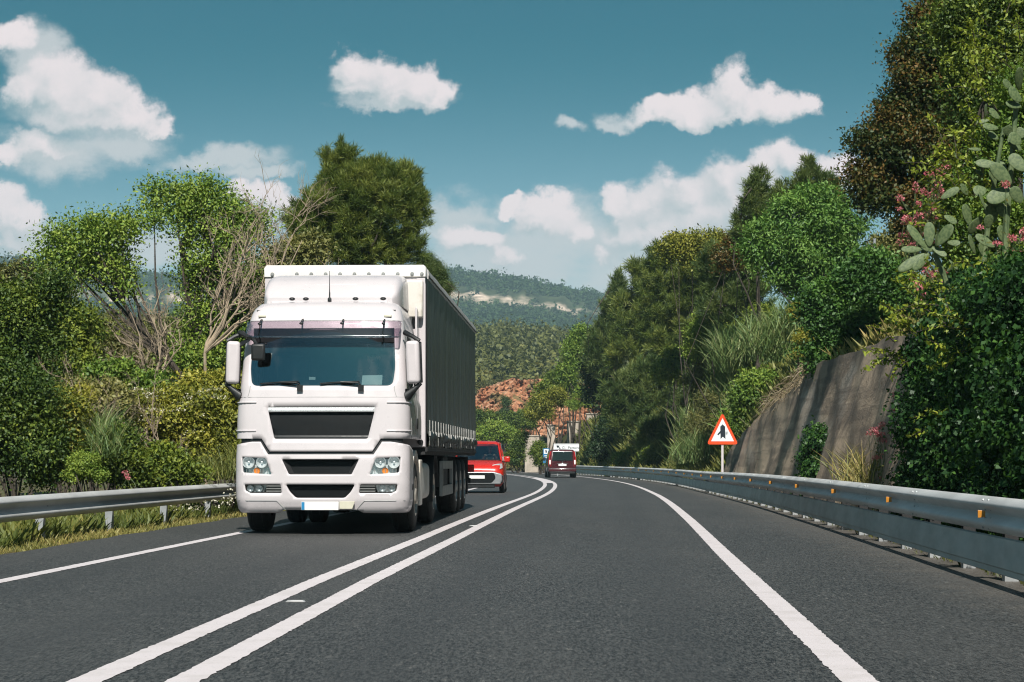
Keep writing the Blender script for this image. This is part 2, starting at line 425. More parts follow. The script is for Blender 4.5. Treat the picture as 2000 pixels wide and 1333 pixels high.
def panel(name, outline, holes, F, mat, parent=None, step=.07, thick=.0, smooth=40, off=0.):
    """a sheet with exact holes, mapped from the (t, v) plane onto the surface F"""
    loops = [dens_poly(outline, step)]+[dens_poly(h, step) for h in holes]
    pts = []; ed = []
    for L in loops:
        o = len(pts); n = len(L); pts += L
        ed += [(o+i, o+(i+1) % n) for i in range(n)]
    xs = [p[0] for p in loops[0]]; ys = [p[1] for p in loops[0]]
    nx = int((max(xs)-min(xs))/step)+1; ny = int((max(ys)-min(ys))/step)+1
    arr = np.array(pts)
    for i in range(nx+1):
        for j in range(ny+1):
            q = (min(xs)+(i+.37)*step, min(ys)+(j+.41)*step)
            if inpoly(q, loops[0]) and not any(inpoly(q, h) for h in loops[1:]):
                if np.min((arr[:, 0]-q[0])**2+(arr[:, 1]-q[1])**2) > (step*.35)**2: pts.append(q)
    v, e, f, *_ = delaunay_2d_cdt([Vector(p) for p in pts], ed, [], 0, 1e-6)
    mb = MB(); keep = []
    for t in f:
        c = (sum(v[i][0] for i in t)/len(t), sum(v[i][1] for i in t)/len(t))
        if inpoly(c, loops[0]) and not any(inpoly(c, h) for h in loops[1:]): keep.append(list(t))
    P3 = [F(q[0], q[1]) for q in v]
    if off:
        P4 = []
        for q in v:
            e_ = .01
            a = Vector(F(q[0]+e_, q[1]))-Vector(F(q[0]-e_, q[1])); b = Vector(F(q[0], q[1]+e_))-Vector(F(q[0], q[1]-e_))
            P4.append(Vector(F(q[0], q[1]))+a.cross(b).normalized()*off)
        P3 = P4
    # orient every triangle along dF/dt x dF/dv (outward)
    tri = []
    for t in keep:
        a, b, c = (v[i] for i in t[:3])
        tri.append(t if (b[0]-a[0])*(c[1]-a[1])-(b[1]-a[1])*(c[0]-a[0]) > 0 else t[::-1])
    mb.add(P3, tri)
    o = mb.build(name, mat, parent, smooth=smooth, fix=False)
    if thick:
        s = o.modifiers.new('solidify', 'SOLIDIFY'); s.thickness = thick; s.offset = -1
    return o

# ------------------------------------------------------------------ the road's course
KY = [-60, 30, 45, 67, 131, 180, 300]; KZ = [.03, .03, -.01, -.13, -.29, -.36, -.4]
_y = np.linspace(-100, 400, 2001)
_z = np.interp(_y, KY, KZ); _k = np.hanning(81); _k /= _k.sum()
_z = np.convolve(np.pad(_z, 40, mode='edge'), _k, 'valid')
def zr(Y): return np.interp(Y, _y, _z)
def cx(Y):
    """x of the right line of the double line (the road's axis) at distance Y"""
    Y = np.minimum(np.asarray(Y, float), 300.); k = 1/700
    d = np.clip(Y-35, 0, 65); e = np.clip(Y-100, 0, None)
    return .053*(Y-9.5)-k*d**3/390-k*32.5*e-k*e*e/2-1.638
def P(px, py, Y):
    """the place at distance Y that the photo shows at column px, row py"""
    return Vector(((px-1000)*Y/FPX, Y, CAMH+(HZ-py)*Y/FPX))
def U(u, Y, z=0): return Vector((float(cx(Y))+u, Y, float(zr(Y))+z))

def sstep(x, a, b):
    t = np.clip((np.asarray(x, float)-a)/(b-a), 0, 1); return t*t*(3-2*t)
WALLU = 6.25; LEAN = .24         # foot of the retaining wall, and how far it leans back per metre
def walltop(Y): return np.interp(Y, [14, 30, 34, 46, 54, 60, 66, 70, 72], [2.9, 3.1, 3.2, 3.35, 2.95, 2.6, 2.25, 1.8, 1.25])
def ground_z(u, Y):
    """height of the ground above datum, u metres right of the road axis"""
    u = np.asarray(u, float); Y = np.asarray(Y, float)
    z = zr(Y)-.03+np.zeros_like(u)
    L = -u
    z = z-.25*sstep(L, 5.3, 9)-.8*sstep(L, 9, 16)-1.6*sstep(L, 16, 45)-3*sstep(L, 45, 200)
    # walled bank, near
    wt = walltop(Y)
    bank1 = wt*sstep(u, WALLU+LEAN*wt+.2, WALLU+LEAN*wt+.4)+sstep(u, WALLU+LEAN*wt+.4, 15)*4.2+sstep(u, 15, 60)*6
    # open bank further on
    bank2 = sstep(u, 6.5, 9.0)*4.3+sstep(u, 8.8, 18)*4.4+sstep(u, 18, 60)*6
    w1 = 1-sstep(Y, 66, 76)
    far = 1-sstep(Y, 170, 260)*.85
    z = z+(bank1*w1+bank2*(1-w1))*far
    z = z+sstep(Y, 420, 720)*18*sstep(np.abs(u), 0, 200)*0
    return z
def gz(X, Y): return float(ground_z(np.array(X-float(cx(Y))), np.array(float(Y))))

# ------------------------------------------------------------------ foliage
def nrm(a): return a/np.maximum(np.linalg.norm(a, axis=-1, keepdims=True), 1e-9)
def leaves(Pn, N, L, Wd, rng, align=.6, up=.15, droop=0., fold=.18, flat=True):
    """leaf blades: each one a folded quad; flat leaves turn their face outward and up, the others point outward"""
    n = len(Pn)
    if flat:
        a = nrm(N*align*.6+rng.normal(size=(n, 3))*.6+np.array([0, 0, -droop]))
        f = nrm(N*.7+rng.normal(size=(n, 3))*.45+np.array([0, 0, .25+up]))
        s = nrm(np.cross(f, a))
    else:
        a = nrm(N*align+rng.normal(size=(n, 3))*.55+np.array([0, 0, up-droop]))
        s = nrm(np.cross(a, rng.normal(size=(n, 3))))
    k = np.cross(a, s)
    g = rng.uniform(.5, 1.4, n); l = (L*g)[:, None]; w = (Wd*g*rng.uniform(.8, 1.15, n))[:, None]
    V = np.stack([Pn, Pn+a*l*.45+s*w*.5+k*w*fold, Pn+a*l, Pn+a*l*.45-s*w*.5+k*w*fold], 1).reshape(-1, 3)
    return V, np.arange(4*n).reshape(-1, 4)
def clumps(blobs, area_cl, rng, shell=.62):
    """clump centres and outward directions: every lobe carries smaller billows, the leaves sit on their skins"""
    C = []; N = []; S = []
    for b in blobs:
        c, r = np.array(b[:3]), np.array(b[3:6]); rm = r.mean()
        k = int(np.clip(14*rm/max(.25, math.sqrt(area_cl)*2.2), 7, 26))
        d0 = nrm(rng.normal(size=(k, 3))); q = rng.uniform(.26, .52, k)*(1.0 if k < 14 else .86)
        subs = [(c+d0[i]*r*(1.02-q[i])*rng.uniform(.85, 1.08), r*q[i]) for i in range(k)]+[(c, r*.62)]
        for (sc, sr) in subs:
            ar = 4*PI*((sr[0]*sr[1])**1.6/3+(sr[0]*sr[2])**1.6/3+(sr[1]*sr[2])**1.6/3)**(1/1.6)
            n = max(2, int(ar/area_cl*.58))
            d = nrm(rng.normal(size=(n, 3))+nrm((sc-c)/r+1e-4)*.55+np.array([0, 0, .5]))
            f = shell+(1.05-shell)*rng.uniform(0, 1, n)**.5
            C.append(sc+d*sr*f[:, None]); N.append(nrm(d*.75+nrm((C[-1]-c)/r)*.4)); S.append(np.full(n, rm))
    return np.concatenate(C), np.concatenate(N), np.concatenate(S)
SEED = [1]
def crown(name, blobs, mat, parent, base, L, Wd, cover=3.2, cl=.35, per=None, align=.6, up=.15, droop=0., shell=.62, tufted=False, spread=None, bias=0., wild=1.):
    SEED[0] += 1; rng = np.random.default_rng(SEED[0])
    rm = np.mean([np.mean(b[3:6]) for b in blobs])
    cs = min(cl if cl else rm*.25, rm*.45)
    if not tufted and L > rm*.2: Wd = Wd*rm*.2/L; L = rm*.2
    C, N, S = clumps(blobs, cs*cs*1.0, rng, shell)
    C = C-np.array(base)
    la = L*Wd*.5
    per = per or max(4, int(cover*cs*cs/la))
    n = len(C)*per
    idx = np.repeat(np.arange(len(C)), per)
    sp = spread if spread else cs*.72
    if tufted:
        # shoots: needles set round a short twig that points outward and up
        ax = nrm(N*.55+np.array([0, 0, .55])+rng.normal(size=N.shape)*.35)
        t = rng.uniform(0, 1, n)[:, None]
        Pn = C[idx]+ax[idx]*(t*cs*1.3-.3*cs)+rng.normal(size=(n, 3))*sp*.18
        Nn = nrm(ax[idx]*1.1+rng.normal(size=(n, 3))*.55)
    else:
        off = rng.normal(size=(n, 3))*sp*np.array([1, 1, .7])
        Pn = C[idx]+off; Nn = nrm(N[idx]+off/sp*.35)
    # loose shoots that break the outline
    ns = int(len(C)*.26*wild)
    if ns:
        q = rng.choice(len(C), ns, replace=False); m = max(5, per//3)
        dr = nrm(N[q]*.8+np.array([0, 0, .75 if tufted else .45])+rng.normal(size=(ns, 3))*.4)*(rng.uniform(.12, .5, ns)*min(rm, cs*3.6))[:, None]
        t = rng.uniform(-.3, 1, (ns, m, 1))
        P2 = (C[q][:, None]+dr[:, None]*t+rng.normal(size=(ns, m, 3))*sp*(.16 if tufted else .30)*(1.25-np.clip(t, 0, 1))).reshape(-1, 3)
        N2 = np.repeat(nrm(dr), m, 0)+rng.normal(size=(ns*m, 3))*.6
        Pn = np.concatenate([Pn, P2]); Nn = np.concatenate([Nn, nrm(N2)]); idx = np.concatenate([idx, np.repeat(q, m)]); n = len(Pn)
    V, F = leaves(Pn, Nn, L, Wd, rng, align, up, droop, flat=not tufted)
    wv = .13*np.sin(C[:, 0]*1.9/max(.4, rm)+C[:, 2]*2.3/max(.4, rm)+SEED[0])+.10*np.sin(C[:, 1]*2.7/max(.4, rm)-C[:, 2]*3.1/max(.4, rm)+2*SEED[0])
    tint = np.clip((rng.normal(.52+bias, .17, len(C))+wv)[idx]+rng.normal(0, .18, n), 0, 1)
    return npmesh(name, V, F, mat, parent, tint), C, N
def limbs(mb, start, C, rng, k, r0, r1=.012, sag=.0):
    """k limbs from the trunk's top region to clumps of the crown"""
    start = [Vector(p) for p in start]
    for i in rng.choice(len(C), min(k, len(C)), replace=False):
        e = Vector(C[i]); s = start[rng.integers(len(start))]
        mid = s.lerp(e, .5)+Vector(rng.normal(size=3)*.12*(e-s).length)+Vector((0, 0, -sag))
        mb.tube([s, s.lerp(mid, .5)+Vector(rng.normal(size=3)*.05), mid, mid.lerp(e, .6), e], [r0, r0*.8, r0*.55, r0*.35, r1], 5)
def blobs(Y, *sp):
    """crown lobes given where the photo shows them: (col, row, half width, half height[, own distance offset])"""
    out = []
    for q in sp:
        y = Y+(q[4] if len(q) > 4 else 0)
        c = P(q[0], q[1], y); k = y/FPX
        rx, rz = q[2]*k, q[3]*k
        out.append((c.x, c.y, c.z, rx, min(rx, rz)*.95, rz))
    return out
def clear_of_road(Y, sp, u=8.3):
    """push a plant of the right bank back until its middle stands u metres clear of the road axis"""
    px = sum(q[0] for q in sp)/len(sp)
    if px > 1080:
        while (px-1000)*Y/FPX-float(cx(Y)) < u and Y < 200: Y += 1.
    return Y
def tree(name, label, cat, Y, sp, mat, group=None, trunk=None, leafk=.0020, ratio=.55, crown_name='crown', cover=3.2, cl=None, kl=10, tr=.12,
         twood='bark', extra=None, **kw):
    if name != 'bank_shrub': Y = clear_of_road(Y, sp, 8.1 if name == 'round_shrub' else 8.3)
    bl = blobs(Y, *sp)
    bx = sum(b[0] for b in bl)/len(bl); by = sum(b[1] for b in bl)/len(bl)
    if trunk: t0 = P(trunk[0][0], trunk[0][1], Y+(trunk[0][2] if len(trunk[0]) > 2 else 0)); base = Vector((t0.x, t0.y, min(t0.z, gz(t0.x, t0.y)+.02)))
    else: base = Vector((bx, by, gz(bx, by)-.03))
    root = tag(empty(name, base), label, cat, group)
    L = leafk*Y
    cr, C, N = crown(crown_name, bl, mat, root, base, L, L*ratio, cover, cl or L*4.2, **kw)
    rng = np.random.default_rng(SEED[0]+900)
    mb = MB()
    if trunk:
        pts = [base+Vector((0, 0, -.1))]+[P(q[0], q[1], Y+(q[2] if len(q) > 2 else 0)) for q in trunk]
        pts = [p-base for p in pts]
        if (pts[1]-pts[0]).length < .12: pts = pts[:1]+pts[2:]
    else:
        top = Vector((bx, by, max(b[2] for b in bl)))-base
        pts = [Vector((0, 0, -.1)), top*.35+Vector((.1, 0, 0)), top*.7, top]
    n = len(pts)
    mb.tube(pts, [tr*(1-.75*i/max(1, n-1)) for i in range(n)], 8)
    limbs(mb, pts[max(1, n//2-1):], C, rng, kl, tr*.4)
    mb.build('trunk', twood, root)
    if extra: extra(root, base, C, N, rng)
    return root
def bush(name, label, Y, sp, mat, group=None, cat='bush', **kw):
    Y = clear_of_road(Y, sp, 7.6)
    bl = blobs(Y, *sp)
    bx = sum(b[0] for b in bl)/len(bl); by = sum(b[1] for b in bl)/len(bl)
    base = Vector((bx, by, gz(bx, by)-.03))
    root = tag(empty(name, base), label, cat, group)
    leafk = kw.pop('leafk', .0020); ratio = kw.pop('ratio', .55); cover = kw.pop('cover', 3.0); cl = kw.pop('cl', None); extra = kw.pop('extra', None)
    ks = kw.pop('stems', 5)
    L = leafk*Y
    cr, C, N = crown('foliage', bl, mat, root, base, L, L*ratio, cover, cl or L*4.2, **kw)
    rng = np.random.default_rng(SEED[0]+900)
    mb = MB()
    feet = [Vector((rng.normal()*.12, rng.normal()*.12, -.05)) for _ in range(4)]
    limbs(mb, feet, C, rng, ks, .03*max(1, Y/60))
    mb.build('stem', 'bark', root)
    if extra: extra(root, base, C, N, rng)
    return root

# ================================================================== SETTING
# ground: ONE sheet to the horizon, its columns follow the road
uu = np.concatenate([[-5000,-3000,-1800,-1000,-600,-350,-200,-120,-80,-55], np.linspace(-45,-10,18), np.linspace(-9,-4.6,16), [-3,0,3], np.linspace(5.0,6.9,8),
     np.linspace(7.0,7.4,9), np.linspace(7.6,20,34), np.linspace(21,60,20), [75,100,150,220,350,600,1000,1800,3000,5000]])
YY = np.concatenate([[-400,-200,-100,-50,-20], np.linspace(-10,100,90), np.linspace(102,260,60), [275,300,330,370,420,500,600,750,1000,1400,2000,3000,5000,8000]])
gu, gy = np.meshgrid(uu, YY)
rng = np.random.default_rng(5)
gzv = ground_z(gu, gy)
rough = (np.abs(gu+.3) > 7.2)*np.minimum(np.abs(gu)*.012, .25)
gzv = gzv+rng.normal(size=gu.shape)*rough*(np.abs(gu) < 70)
gx = gu+cx(gy)
nu, ny = len(uu), len(YY)
V = np.stack([gx, gy, gzv], -1).reshape(-1, 3)
ii = np.arange(nu*ny).reshape(ny, nu)
F = np.stack([ii[:-1, :-1], ii[:-1, 1:], ii[1:, 1:], ii[1:, :-1]], -1).reshape(-1, 4)
def ground_mat():
    m, t, o = newmat('earth_and_grass')
    b = t.new('ShaderNodeBsdfPrincipled'); t.link(b.outputs[0], o.inputs[0]); b.inputs['Roughness'].default_value = .95
    b.inputs['Specular IOR Level'].default_value = .1
    co = t.new('ShaderNodeTexCoord').outputs['Object']
    n1 = t.noise(co, .35, 6, .6); n2 = t.noise(co, 6, 5, .7)
    c = t.mix(t.ramp(n1.outputs[0], .4, .62), (.07, .075, .025, 1), (.16, .12, .07, 1))
    c = t.mix(t.ramp(n2.outputs[0], .45, .6), c, (.045, .055, .018, 1))
    t.link(c, b.inputs['Base Color'])
    bp = t.new('ShaderNodeBump'); bp.inputs['Strength'].default_value = .6; bp.inputs['Distance'].default_value = .1
    t.link(t.noise(co, 9, 6, .65).outputs[0], bp.inputs['Height']); t.link(bp.outputs[0], b.inputs['Normal'])
    return m
tag(npmesh('ground', V, F, ground_mat(), smooth=True), 'grassy earth verge and bank beside the road', 'ground', kind='structure')

# road sheet
def strip(u0, u1, y0, y1, dy, lift, nj=1, jag=0., seed=3, shift=None):
    ys = np.arange(y0, y1+dy*.5, dy); r = np.random.default_rng(seed)
    us = np.linspace(u0, u1, nj+1)
    a = np.tile(us, (len(ys), 1))
    if jag:
        a[:, 0] += r.normal(size=len(ys))*jag; a[:, -1] += r.normal(size=len(ys))*jag
    X = a+cx(ys)[:, None]+(shift(ys)[:, None] if shift else 0)
    V = np.stack([X, np.tile(ys[:, None], (1, nj+1)), np.tile((zr(ys)+lift)[:, None], (1, nj+1))], -1).reshape(-1, 3)
    i = np.arange(len(ys)*(nj+1)).reshape(len(ys), nj+1)
    F = np.stack([i[:-1, :-1], i[:-1, 1:], i[1:, 1:], i[1:, :-1]], -1).reshape(-1, 4)
    return V, F
def asphalt_mat():
    m, t, o = newmat('asphalt')
    b = t.new('ShaderNodeBsdfPrincipled'); t.link(b.outputs[0], o.inputs[0])
    co = t.new('ShaderNodeTexCoord').outputs['Object']
    cr = t.vm('MULTIPLY', co, (1, .22, 1))       # aggregate combed along the driving direction
    g1 = t.noise(cr, 56, 5, .9); g2 = t.noise(cr, 24, 6, .85); v = t.new('ShaderNodeTexVoronoi'); t.link(cr, v.inputs['Vector']); v.inputs['Scale'].default_value = 44
    big = t.noise(t.vm('MULTIPLY', co, (1, .18, 1)), .8, 5, .6)
    c = t.mix(t.ramp(g1.outputs[0], .40, .60), (.002, .003, .004, 1), (.080, .083, .081, 1))
    c = t.mix(t.ramp(v.outputs['Distance'], .0, .42, .75, 0.), c, (.022, .024, .025, 1))
    c = t.mix(t.ramp(g2.outputs[0], .57, .66, 0., .6), c, (.23, .225, .21, 1))
    c = t.mix(t.ramp(big.outputs[0], .38, .7, .0, .3), c, (.078, .077, .073, 1))
    # dust and gravel washed to the right-hand rail (across-road place stored on the sheet)
    at = t.new('ShaderNodeAttribute', attribute_name='across')
    du = t.m('ADD', at.outputs['Fac'], t.m('MULTIPLY', t.m('SUBTRACT', t.noise(co, 1.7, 5, .7).outputs[0], .5), 1.6))
    c = t.mix(t.ramp(du, 4.4, 5.9, 0., .45), c, (.15, .13, .105, 1))
    # rubber laid down and oil drip in the wheel paths: slightly darker, smoother
    for u0 in (.9, 2.55, -1.25, -2.75):
        w = t.ramp(t.m('ABSOLUTE', t.m('SUBTRACT', at.outputs['Fac'], u0)), .0, .45, .34, 0.)
        c = t.mix(w, c, (.034, .036, .037, 1))
    t.link(c, b.inputs['Base Color'])
    b.inputs['Roughness'].default_value = .6; b.inputs['Specular IOR Level'].default_value = .5
    bp = t.new('ShaderNodeBump'); bp.inputs['Strength'].default_value = .85; bp.inputs['Distance'].default_value = .012
    hh = t.m('ADD', g1.outputs[0], t.m('MULTIPLY', v.outputs['Distance'], .6))
    t.link(hh, bp.inputs['Height']); t.link(bp.outputs[0], b.inputs['Normal'])
    return m
V, F = strip(-4.7, 5.85, -30, 262, 1.0, .0, nj=20, jag=.03)
road = npmesh('road', V, F, asphalt_mat(), smooth=True)
a = road.data.attributes.new('across', 'FLOAT', 'POINT'); a.data.foreach_set('value', (V[:, 0]-cx(V[:, 1])).astype(np.float32))
tag(road, 'grey asphalt two-lane road curving left', 'road', kind='structure')
def paint_mat():
    m, t, o = newmat('road_paint')
    b = t.new('ShaderNodeBsdfPrincipled'); t.link(b.outputs[0], o.inputs[0]); b.inputs['Roughness'].default_value = .55
    co = t.new('ShaderNodeTexCoord').outputs['Object']
    n = t.noise(co, 45, 5, .7); n2 = t.noise(co, 3, 5, .6)
    c = t.mix(t.ramp(n.outputs[0], .57, .68, 0., .6), (.57, .53, .54, 1), (.3, .28, .28, 1))
    c = t.mix(t.ramp(n2.outputs[0], .46, .66, 0., .45), c, (.44, .41, .40, 1))
    t.link(c, b.inputs['Base Color'])
    bp = t.new('ShaderNodeBump'); bp.inputs['Strength'].default_value = .5; bp.inputs['Distance'].default_value = .006
    t.link(t.noise(co, 70, 3, .6).outputs[0], bp.inputs['Height']); t.link(bp.outputs[0], b.inputs['Normal'])
    return m
PAINT = paint_mat()
def marking(u0, u1, y0, y1, label, seed, shift=None):
    V1, F1 = strip(u0, u1, y0, 45, .05, .004, jag=.0035, seed=seed, shift=shift); V2, F2 = strip(u0, u1, 45, y1, .5, .004, jag=.002, seed=seed, shift=shift)
    o = npmesh('road_marking', np.concatenate([V1, V2]), np.concatenate([F1, F2+len(V1)]), PAINT, smooth=True)
    return tag(o, label, 'road marking', 'painted lines on the road', 'structure')
mid = lambda Y: np.interp(Y, [9, 17, 26, 40], [.055, .0, .03, .0])
marking(-.085, .085, 2, 255, 'right-hand white line of the double centre line', 11, mid)
marking(-.56, -.39, 2, 255, 'left-hand white line of the double centre line', 12, mid)
marking(3.31, 3.49, 2, 255, 'white edge line beside the right guardrail', 13, lambda Y: np.interp(Y, [9, 22, 33, 61], [-.07, -.02, .06, .2]))
marking(-3.31, -3.15, 2, 255, 'white edge line beside the left guardrail', 14)
# the patch painted solid between the two lines where they swing left
ys = np.arange(98, 131, 1.); w0 = .39*np.ones_like(ys)
V = np.concatenate([np.stack([cx(ys)-.39, ys, zr(ys)+.0045], -1), np.stack([cx(ys)-.085, ys, zr(ys)+.0045], -1)]); n = len(ys)
i = np.arange(n-1); tag(npmesh('road_marking', V, np.stack([i, i+n, i+n+1, i+1], -1), PAINT), 'solid white patch between the double lines at the bend', 'road marking', 'painted lines on the road', 'structure')
# two flat road studs between the double lines
for k, (px, py) in enumerate([(577, 1176), (925, 1027.5)]):
    Y = FPX*1.09/(py-HZ)
    mb = MB(); mb.prism([(-.075, 0), (.075, 0), (.06, .012), (-.06, .012)], 'y', -.035, .035)
    o = mb.build('road_stud', 'silver', bevel=.003, loc=U(-.24, Y, .0)); o.location.x = (px-1000)*Y/FPX
    tag(o, ['flat metal road stud between the double lines, nearer the camera', 'flat metal road stud between the double lines, level with the truck'][k], 'road stud', 'road studs between the double lines')

# ------------------------------------------------------------------ retaining wall
ys = np.arange(12, 72.01, .4); vs = np.linspace(0, 1, 15)
rng = np.random.default_rng(8)
top = walltop(ys)+np.convolve(rng.normal(size=len(ys)), np.ones(5)/5, 'same')*.04
nv = len(vs)
prof = []
for k, Y in enumerate(ys):
    row = [(WALLU+LEAN*(-.15+(top[k]+.15)*v)+.05*math.sin(Y*.45+v*3)+.022*math.sin(Y*1.7-v*9)+.012*math.sin(Y*4.1+v*17), Y, float(zr(Y))-.15+(top[k]+.15)*v) for v in vs]
    row += [(WALLU+LEAN*top[k]+.5, Y, float(zr(Y))+top[k]), (WALLU+LEAN*top[k]+.55, Y, float(zr(Y))-.15)]
    prof.append([(float(cx(Y))+p[0], p[1], p[2]) for p in row])
mb = MB(); mb.loft(prof, cap=True)
def wall_mat():
    m, t, o = newmat('stained_concrete')
    b = t.new('ShaderNodeBsdfPrincipled'); t.link(b.outputs[0], o.inputs[0]); b.inputs['Roughness'].default_value = .9
    co = t.new('ShaderNodeTexCoord').outputs['Object']
    st = t.noise(t.vm('MULTIPLY', co, (1, .22, .2)), 1.3, 8, .66, .5); n = t.noise(t.vm('MULTIPLY', co, (1, .22, .8)), 1.0, 7, .62, .5); f = t.noise(co, 11, 6, .7)
    c = t.mix(t.ramp(n.outputs[0], .42, .58), (.56, .43, .30, 1), (.34, .26, .185, 1))
    c = t.mix(t.ramp(st.outputs[0], .47, .6, 0., .7), c, (.085, .07, .055, 1))
    c = t.mix(t.ramp(t.noise(t.vm('MULTIPLY', co, (1, .2, .5)), .8, 5, .6).outputs[0], .56, .66, 0., .6), c, (.46, .41, .34, 1))
    hz = t.noise(t.vm('MULTIPLY', co, (.12, .12, 3.2)), 1.0, 4, .55)
    c = t.mix(t.ramp(hz.outputs[0], .46, .58, 0., .5), c, (.14, .115, .09, 1))
    c = t.mix(t.ramp(f.outputs[0], .52, .75, 0., .35), c, (.06, .05, .04, 1))
    t.link(c, b.inputs['Base Color'])
    bp = t.new('ShaderNodeBump'); bp.inputs['Strength'].default_value = .8; bp.inputs['Distance'].default_value = .09
    t.link(t.m('ADD', t.m('MULTIPLY', hz.outputs[0], .5), f.outputs[0]), bp.inputs['Height']); t.link(bp.outputs[0], b.inputs['Normal'])
    return m
tag(mb.build('retaining_wall', wall_mat(), smooth=50), 'stained brown concrete retaining wall behind the right guardrail', 'wall')

# concrete piers standing out of the far bank
for k, (x0, x1, y0, y1, Y) in enumerate([(1025, 1055, 853, 912, 186), (1069, 1084, 832, 905, 184), (1108, 1132, 825, 892, 182), (1146, 1168, 810, 850, 186)]):
    a = P(x0, y1, Y); b = P(x1, y0, Y)
    mb = MB(); w = b.x-a.x; g = min(a.z, gz(a.x, Y))-.3
    mb.box(0, w, 0, 1.6, 0, b.z-g)
    mb.box(-.08, w+.08, -.08, 1.68, b.z-g, b.z-g+.12)
    o = mb.build('concrete_pier', 'concrete', bevel=.03, loc=(a.x, Y, g))
    tag(o, ['pale concrete pier on the bank left of the blue sign', 'narrow brown concrete pier behind the maroon van', 'pale concrete pier above the white direction sign', 'grey concrete pier highest on the bank beside the pines'][k], 'pier', 'concrete piers in the far bank')

# ------------------------------------------------------------------ far hills
def hill(name, label, px0, px1, ridge, Y0, Y1, z0=-4, step=None, nx=90, ny=60, back=500, mat=None, pw=1.0, rough=2.5, seed=1):
    rng = np.random.default_rng(seed)
    pxs = np.linspace(px0, px1, nx); tt = np.concatenate([np.linspace(0, 1, ny), [1.15, 1.4, 1.8]])
    zr_ = np.array([CAMH+(HZ-np.interp(p, *zip(*ridge)))*Y1/FPX for p in pxs])
    V = []
    for t in tt:
        if t <= 1:
            Y = Y0+(Y1-Y0)*t; h = t**pw
            if step:
                for (s0, s1, dh) in step: h = h+dh*(float(sstep(t, s0, s1))-(s0 <= 1)*t)
        else: Y = Y1+back*(t-1); h = 1-.8*(t-1)**1.2
        V.append(np.stack([(pxs-1000)*Y1/FPX*(.9+.1*min(t, 1.3)), np.full(nx, Y), z0+(zr_-z0)*h+rng.normal(size=nx)*rough*(0 < t < 1)], -1))
    n = len(tt); V = np.concatenate(V); i = np.arange(n*nx).reshape(n, nx)
    F = np.stack([i[:-1, :-1], i[:-1, 1:], i[1:, 1:], i[1:, :-1]], -1).reshape(-1, 4)
    o = npmesh(name, V, F, mat, smooth=True)
    return tag(o, label, 'hill', kind='structure'), V.reshape(n, nx, 3)
def hill_mat(name, veg, rock, lo=.30, hi=.55, strata=0.):
    """rock shows only where the slope is steep"""
    m, t, o = newmat(name)
    b = t.new('ShaderNodeBsdfPrincipled'); t.link(b.outputs[0], o.inputs[0]); b.inputs['Roughness'].default_value = .95; b.inputs['Specular IOR Level'].default_value = .1
    g = t.new('ShaderNodeNewGeometry'); s = t.new('ShaderNodeSeparateXYZ'); t.link(g.outputs['Normal'], s.inputs[0])
    co = t.new('ShaderNodeTexCoord').outputs['Object']
    n = t.noise(co, .06, 5, .6); n2 = t.noise(t.vm('MULTIPLY', co, (.3, .3, 3)), .35, 5, .65)
    k = t.m('ADD', s.outputs[2], t.m('MULTIPLY', t.m('SUBTRACT', n.outputs[0], .5), .25))
    f = t.ramp(k, lo, hi, 1., 0.)
    rc = t.mix(t.ramp(n2.outputs[0], .4, .62), c4(rock), c4(tuple(x*.5 for x in rock)))
    vg = t.mix(t.ramp(n.outputs[0], .4, .6), c4(veg), c4(tuple(x*.6 for x in veg)))
    t.link(t.mix(f, vg, rc), b.inputs['Base Color'])
    return m
HM = hill_mat('forest_floor', (.05, .065, .03), (.66, .52, .42), .74, .9)
RID = [(-600, 500), (0, 512), (100, 519), (200, 533), (300, 545), (420, 548), (560, 535), (700, 528), (860, 536), (950, 545), (1060, 563), (1180, 588), (1320, 610), (1500, 640), (2200, 700)]
_, HV = hill('hill', 'long wooded hill with a pale cliff band on the skyline', -700, 2100, RID, 800, 1950, step=[(.865, .88, .085), (.33, .345, .05)], nx=160, ny=80, mat=HM, pw=1.15, rough=2., seed=4)
# mid slope of scrub in front of it
HM2 = hill_mat('scrub_floor', (.06, .07, .028), (.5, .3, .2), .3, .5)
_, HV2 = hill('scrub_slope', 'green scrub slope above the red earth cutting', 500, 1500, [(500, 700), (900, 672), (1000, 668), (1100, 676), (1500, 690)], 395, 640, z0=12, nx=60, ny=40, back=300, mat=HM2, rough=.6, seed=6)
# the red cutting
rng = np.random.default_rng(21)
pxs = np.linspace(820, 1180, 110); tt = np.linspace(0, 1, 46)
topr = np.interp(pxs, [820, 900, 940, 985, 1003, 1020, 1065, 1120, 1180], [770, 765, 758, 742, 735, 742, 738, 745, 760])
V = []
for t in tt:
    ter = t*5+.25*math.sin(t*31)
    Yt = 330+22*t+2.2*(math.floor(ter)-ter)+rng.normal(size=len(pxs))*.55+1.6*np.sin(pxs*.07+t*7)+1.2*np.sin(pxs*.19-t*11)
    z = 4.5+(CAMH+(HZ-topr)*345/FPX-4.5)*t
    V.append(np.stack([(pxs-1000)*345/FPX, Yt, z+rng.normal(size=len(pxs))*.12], -1))
V.append(np.stack([(pxs-1000)*345/FPX, np.full(len(pxs), 400.), CAMH+(HZ-topr)*345/FPX+2.], -1))
V = np.concatenate(V); n = len(tt)+1; i = np.arange(n*len(pxs)).reshape(n, len(pxs))
F = np.stack([i[:-1, :-1], i[:-1, 1:], i[1:, 1:], i[1:, :-1]], -1).reshape(-1, 4)
